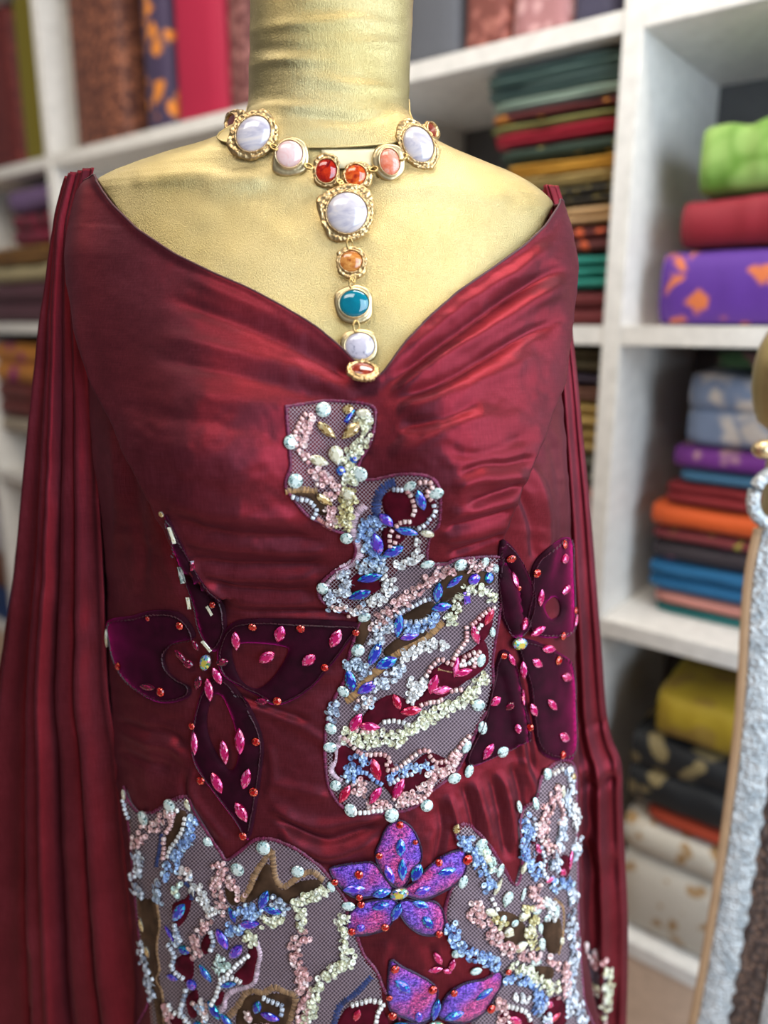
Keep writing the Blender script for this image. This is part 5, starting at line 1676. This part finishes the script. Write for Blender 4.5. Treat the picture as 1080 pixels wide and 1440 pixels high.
# right-hand cell, lower
G_D = 'cloths in the right-hand lower compartment'
stack(950, [
    ('dark green bundled cloth lying on the blue-grey bundle', 1004, 1150, 494, 524, ((40, 78, 36), (96, 60, 60)), dict(layers=1, sag=0.008, scale=12)),
    ('pale blue-grey bundled cloth under the dark green one', 965, 1150, 524, 628, ((132, 144, 168), (196, 182, 170)), dict(layers=2, sag=0.012, scale=20, sharp=0.3)),
    ('violet folded cloth beside the pink one under the grey bundle', 945, 1150, 628, 662, ((124, 42, 140), (188, 140, 140)), dict(layers=1, scale=16, sharp=0.2)),
    ('steel blue thin folded cloth over the dark red one', 955, 1150, 662, 680, ((56, 108, 140),), dict(layers=1)),
    ('dark red folded cloth above the bright orange one', 934, 1150, 680, 712, ((146, 18, 26),), dict(layers=2)),
    ('bright orange folded cloth in the right-hand lower stack', 914, 1150, 712, 748, ((232, 92, 22),), dict(layers=1)),
    ('wine red folded cloth with olive edge under the orange one', 916, 1150, 748, 766, ((122, 34, 40), (150, 140, 50)), dict(layers=1, scale=30)),
    ('black folded cloth with pink and white flowers', 914, 1150, 766, 794, ((52, 40, 46), (206, 128, 160)), dict(layers=1, scale=13, sharp=0.1)),
    ('cerulean blue folded cloth in the right-hand lower stack', 910, 1150, 794, 838, ((0, 98, 146),), dict(layers=2)),
    ('salmon pink folded cloth under the cerulean blue one', 916, 1150, 838, 857, ((208, 136, 122),), dict(layers=1)),
    ('dark teal thin folded cloth at the bottom of the right-hand stack', 918, 1150, 857, 866, ((0, 106, 104),), dict(layers=1))], zbase=Zs(0.857), zmax=Zs(1.262), group=G_D, d0=0.11)
# right-hand cell, bottom
G_E = 'cloths in the right-hand bottom compartment'
stack(960, [
    ('mustard yellow bundled cloth on top of the black brocade', 918, 1150, 985, 1056, ((186, 156, 30), (150, 120, 40)), dict(layers=1, sag=0.014, scale=9)),
    ('black folded brocade with gold motifs under the yellow bundle', 880, 1150, 1056, 1158, ((14, 16, 20), (128, 112, 74)), dict(layers=2, sag=0.012, scale=13, sharp=0.03)),
    ('burnt orange thin folded cloth on the cream printed pile', 905, 1150, 1158, 1180, ((184, 62, 26),), dict(layers=1)),
    ('cream folded cloth with small brown motifs, upper of two at the shelf bottom', 872, 1150, 1180, 1232, ((226, 216, 198), (166, 130, 84)), dict(layers=1, scale=20)),
    ('cream folded cloth with small brown motifs, lower of two at the shelf bottom', 870, 1150, 1232, 1290, ((214, 204, 188), (160, 128, 90)), dict(layers=1, scale=20))], zbase=Zs(0.316), zmax=Zs(0.826), group=G_E, d0=0.03)
# far left cells
stack(40, [
    ('lilac bundled cloth under the upper shelf board at far left', 8, 76, 262, 300, ((124, 96, 140),), dict(layers=1, sag=0.012)),
    ('raspberry bundled cloth under the lilac one at far left', 12, 84, 300, 345, ((140, 32, 62), (70, 26, 34)), dict(layers=2, sag=0.012, scale=14)),
    ('amber brown folded cloth above the cream one at far left', -40, 70, 345, 372, ((156, 110, 52), (96, 66, 40)), dict(layers=2, scale=30)),
    ('cream folded cloth with a rounded edge at far left', -20, 90, 372, 398, ((186, 170, 128),), dict(layers=1, sag=0.01)),
    ('dusty plum folded cloth on the middle board at far left', -40, 70, 398, 421, ((92, 50, 62),), dict(layers=2))], zbase=Zs(1.2925), zmax=Zs(1.64), group='stack at far left, upper shelf')
stack(30, [
    ('dark maroon folded cloth directly under the middle board at far left', -40, 60, 462, 482, ((70, 22, 24),), dict(layers=1)),
    ('orange and magenta patterned cloth bundle at far left', -40, 56, 482, 542, ((206, 132, 44), (150, 8, 110)), dict(layers=2, sag=0.012, scale=9, sharp=0.1)),
    ('brick red folded cloth under the orange bundle at far left', -40, 46, 542, 590, ((112, 40, 34),), dict(layers=2)),
    ('pale beige folded cloth near the lower board at far left', -40, 42, 590, 612, ((176, 160, 140),), dict(layers=1)),
    ('charcoal green folded cloth at the bottom of the far left stack', -40, 40, 612, 648, ((52, 56, 52),), dict(layers=2))], zbase=Zs(0.857), zmax=Zs(1.25), group='stack at far left, lower shelf')
stack(16, [
    ('dusty mauve folded cloth at top of the lowest far left compartment', -60, 34, 692, 728, ((120, 96, 104),), dict(layers=1)),
    ('white bundled cloth in the lowest far left compartment', -60, 32, 728, 790, ((206, 208, 222),), dict(layers=1, sag=0.01)),
    ('rust brown folded cloth under the white bundle at far left', -60, 24, 790, 838, ((122, 64, 40),), dict(layers=1)),
    ('royal blue folded cloth low at far left beside the cape', -60, 20, 838, 920, ((30, 68, 128),), dict(layers=3))], zbase=Zs(0.316), zmax=Zs(0.82), group='stack at far left, bottom shelf')


# ------------------------------------------------------------------ cloth bolts standing on the upper board
def bolt(label, u0, u1, v0, rgb, rgb2=None, scale=40, lean=0.0, d0=0.03, depth=0.12, sharp=0.2, vref=130, name='fabric_bolt', hgt=0.50):
    s0, s1 = on_front(u0, vref, d0)[0], on_front(u1, vref, d0)[0]
    if s0 > s1:
        s0, s1 = s1, s0
    s0, s1 = in_cell(s0, s1)
    z0 = Zs(1.690) + 0.0008
    nr, K = 26, 40
    cx, hw = (s0 + s1) / 2, (s1 - s0) / 2
    V = []
    sd = random.randint(0, 500)
    for i in range(nr):
        z = z0 + hgt * i / (nr - 1)
        tz_ = i / (nr - 1)
        for k in range(K):
            t = 2 * math.pi * k / K
            c, s_ = math.cos(t), math.sin(t)
            fold = 1 + 0.07 * math.sin(t * 7 + sd) + 0.03 * math.sin(t * 13 + tz_ * 3)
            x = cx + hw * math.copysign(abs(c) ** 0.5, c) * (0.94 + 0.06 * fold) * (1 - 0.06 * tz_) + lean * tz_
            d = d0 + depth / 2 + depth / 2 * math.copysign(abs(s_) ** 0.5, s_) * (0.8 + 0.2 * fold)
            V.append(sp(x, d, z))
    F = [tuple(f) for f in grid_faces(nr, K, True)]
    F.append(tuple(reversed(range(K))))
    F.append(tuple((nr - 1) * K + i for i in range(K)))
    o = mk(name, V, F, cloth_mat(rgb, rgb2, scale, sharp))
    tag(o, label, 'fabric', 'cloth bolts standing on the upper shelf board')
    return o


bolt('oxblood red brocade bolt standing at far left of the top shelf', -40, 20, 0, (96, 22, 22), (120, 46, 40), 60)
bolt('olive yellow plain bolt standing near the far left of the top shelf', 22, 66, 0, (132, 118, 14))
bolt('copper brown brocade bolt standing left of the dark gap on the top shelf', 96, 172, 0, (96, 48, 34), (150, 90, 62), 50)
bolt('near-black bolt between the copper brocade and the multicoloured one', 178, 197, 0, (42, 24, 20), d0=0.10, depth=0.06)
bolt('navy bolt with yellow and orange motifs beside the crimson one', 200, 240, 0, (66, 50, 84), (216, 130, 40), 18, sharp=0.15)
bolt('bright crimson pink bolt standing left of the mannequin neck', 242, 318, 0, (186, 4, 62))
bolt('dusky brown-rose bolt half hidden by the mannequin neck', 320, 352, 0, (112, 56, 54), (150, 96, 90), 40)
bolt('slate grey bolt standing right of the mannequin neck', 560, 645, 0, (96, 98, 106), vref=40)
bolt('russet brown bolt standing right of the slate grey one', 648, 712, 0, (132, 66, 56), (160, 96, 84), 30, vref=30)
bolt('dusty pink bolt standing near the right upright on the top shelf', 714, 800, 0, (186, 128, 130), (206, 160, 160), 30, vref=20)
bolt('dark slate bolt at the right end of the top shelf run', 802, 868, 0, (70, 66, 92), vref=5)

# ------------------------------------------------------------------ second mannequin at the right edge, in a silver-trimmed coat
M['silver'] = None
n = NT('silver_embroidery')
vv = n.voro(n.coord(), 190)
nz = n.noise(n.coord(), 60, 3)
n.set(color=n.ramp(nz, [(0.35, lin(168, 176, 180)), (0.65, lin(222, 226, 226))]), rough=0.35, metal=0.25, normal=n.bump(vv, 0.9, 0.004))
M['silver'] = n.m
n = NT('brown_beading')
vv = n.voro(n.coord(), 130)
n.set(color=n.ramp(vv, [(0.1, lin(150, 116, 96)), (0.4, lin(92, 74, 66)), (0.7, lin(62, 50, 48))]), rough=0.45, metal=0.2, normal=n.bump(vv, 0.8, 0.004))
M['beading'] = n.m
M['tan'] = plain('tan_lining', lin(176, 140, 104), 0.6)

CX2, CY2 = 0.585, 0.965
man2 = empty('mannequin', (CX2, CY2, FLOOR))
tag(man2, 'gold mannequin cut off by the right edge of the picture, under a silver-trimmed coat', 'mannequin')
EDGE_G = [(1090, 470), (1078, 490), (1070, 520), (1067, 555), (1072, 585), (1082, 610)]
gp = np.array([on_y(u, v, 0.95) for u, v in EDGE_G])
oz = np.argsort(gp[:, 2])
V = []
K = 48
ztop2 = gp[:, 2].max()
zs = np.concatenate([np.linspace(0.62, ztop2, 50), ztop2 + np.array([0.008, 0.018, 0.03, 0.045, 0.07, 0.12, 0.18, 0.20])])
for z in zs:
    xl = np.interp(z, gp[oz, 2], gp[oz, 0]) if z > gp[:, 2].min() else gp[oz[0], 0] + 0.012
    if z > ztop2:
        xl = CX2 - np.interp(z - ztop2, [0, 0.01, 0.03, 0.05, 0.2], [CX2 - gp[oz[-1], 0], 0.105, 0.075, 0.06, 0.058])
    for k in range(K):
        t = 2 * math.pi * k / K
        V.append((CX2 + (CX2 - xl) * math.cos(t), CY2 + 0.06 * math.sin(t), z))
F = [tuple(f) for f in grid_faces(len(zs), K, True)] + [tuple(reversed(range(K))), tuple((len(zs) - 1) * K + i for i in range(K))]
mk('torso', V, F, M['gold'], man2)
Vt, Ft = tube([(CX2, CY2, z) for z in np.linspace(FLOOR + 0.03, 0.64, 20)], 0.016, 16)
mk('stand_pole', Vt, Ft, M['ring'], man2)
V = []
for r, z in ((0.001, 0.03), (0.04, 0.028), (0.09, 0.016), (0.10, 0.008), (0.10, 0.0005), (0.001, 0.0005)):
    V += [(CX2 + r * math.cos(2 * math.pi * k / 40), CY2 + r * math.sin(2 * math.pi * k / 40), FLOOR + z) for k in range(40)]
mk('stand_base', V, grid_faces(6, 40, True), M['ring'], man2)

coat = empty('trimmed_coat', (CX2, CY2, FLOOR))
tag(coat, 'brown beaded coat with broad silver embroidered front borders at the right edge', 'coat')
EDGE = [(1062, 742), (1050, 800), (1044, 860), (1040, 940), (1032, 1040), (1018, 1150), (1002, 1260), (985, 1360), (970, 1440)]
eg = catmull(EDGE, 120)
A3 = np.array([on_y(u, v, 0.925) for u, v in eg])
# fall to near the floor
ext = [A3[-1] + np.array([-0.05 * f, 0.02 * f, (FLOOR + 0.06 - A3[-1, 2]) * f]) for f in np.linspace(0.05, 1, 30)]
A3 = np.vstack([A3, ext])


def coat_band(name, w0, w1, mat, bulge=0.002, rough_edge=0.0, proud=0.0):
    """a band of the coat front between two distances from its edge, following the round of the body"""
    nc = 14
    V = []
    for i, p in enumerate(A3):
        grow = 1.0 + 0.15 * i / len(A3)
        for j in range(nc):
            f = j / (nc - 1)
            x = (w0 + (w1 - w0) * f) * grow
            if rough_edge and j == nc - 1:
                x += rough_edge * math.sin(i * 1.3) * 0.5 + rough_edge * random.uniform(-.5, .5)
            a_ = x / 0.16
            V.append(p + np.array([0.16 * math.sin(a_), -0.16 * (1 - math.cos(a_)) * 0.35 - 0.18 * x - proud - bulge * math.sin(math.pi * f), 0.0]))
    o = mk(name, V, grid_faces(len(A3), nc), mat, coat)
    md = o.modifiers.new('cloth_thickness', 'SOLIDIFY')
    md.thickness = 0.002
    md.offset = 0
    return o


coat_band('front_facing', -0.002, 0.0105, M['tan'], 0.002)
coat_band('silver_border', 0.008, 0.043, M['silver'], 0.004, rough_edge=0.004, proud=0.002)
coat_band('beaded_panel', 0.039, 0.084, M['beading'], 0.001)
coat_band('silver_braid', 0.080, 0.099, M['silver'], 0.004, proud=0.003)
coat_band('beaded_panel', 0.096, 0.21, M['beading'], 0.001)
# the side and back of the coat
V = []
nc = 24
for i, p in enumerate(A3):
    for j in range(nc):
        t = j / (nc - 1) * math.pi
        yy = p[1] + 0.002 + 0.085 * math.sin(t)
        V.append(np.array([(p[0] + 0.004 + 0.20 * (1 - math.cos(t)) * 0.5) * (1 + (yy - p[1]) * 1.3), yy, p[2]]))
o = mk('back_panel', V, grid_faces(len(A3), nc), M['beading'], coat)
# round silver collar medallion and gold bead
c = on_y(1086, 700, 0.905)
s = (c - CAM) @ FWD / FPX
ts = np.arange(40) / 40 * 2 * math.pi
Vt, Ft = tube([c + s * 27 * np.array([math.cos(t), 0, 0]) + s * 36 * np.array([0, 0, math.sin(t)]) for t in ts], 9 * s, 10, closed=True)
mk('collar_ring', Vt, Ft, M['silver'], coat)
c = on_y(1074, 632, 0.91)
bm = bmesh.new()
bmesh.ops.create_uvsphere(bm, u_segments=20, v_segments=14, radius=1)
V = [c + np.array(v.co) * s * np.array([16, 14, 13]) * (1 + 0.06 * math.sin(9 * math.atan2(v.co.y, v.co.x))) for v in bm.verts]
F = [tuple(v.index for v in f.verts) for f in bm.faces]
bm.free()
mk('collar_button', V, F, M['plate_brushed'], coat)
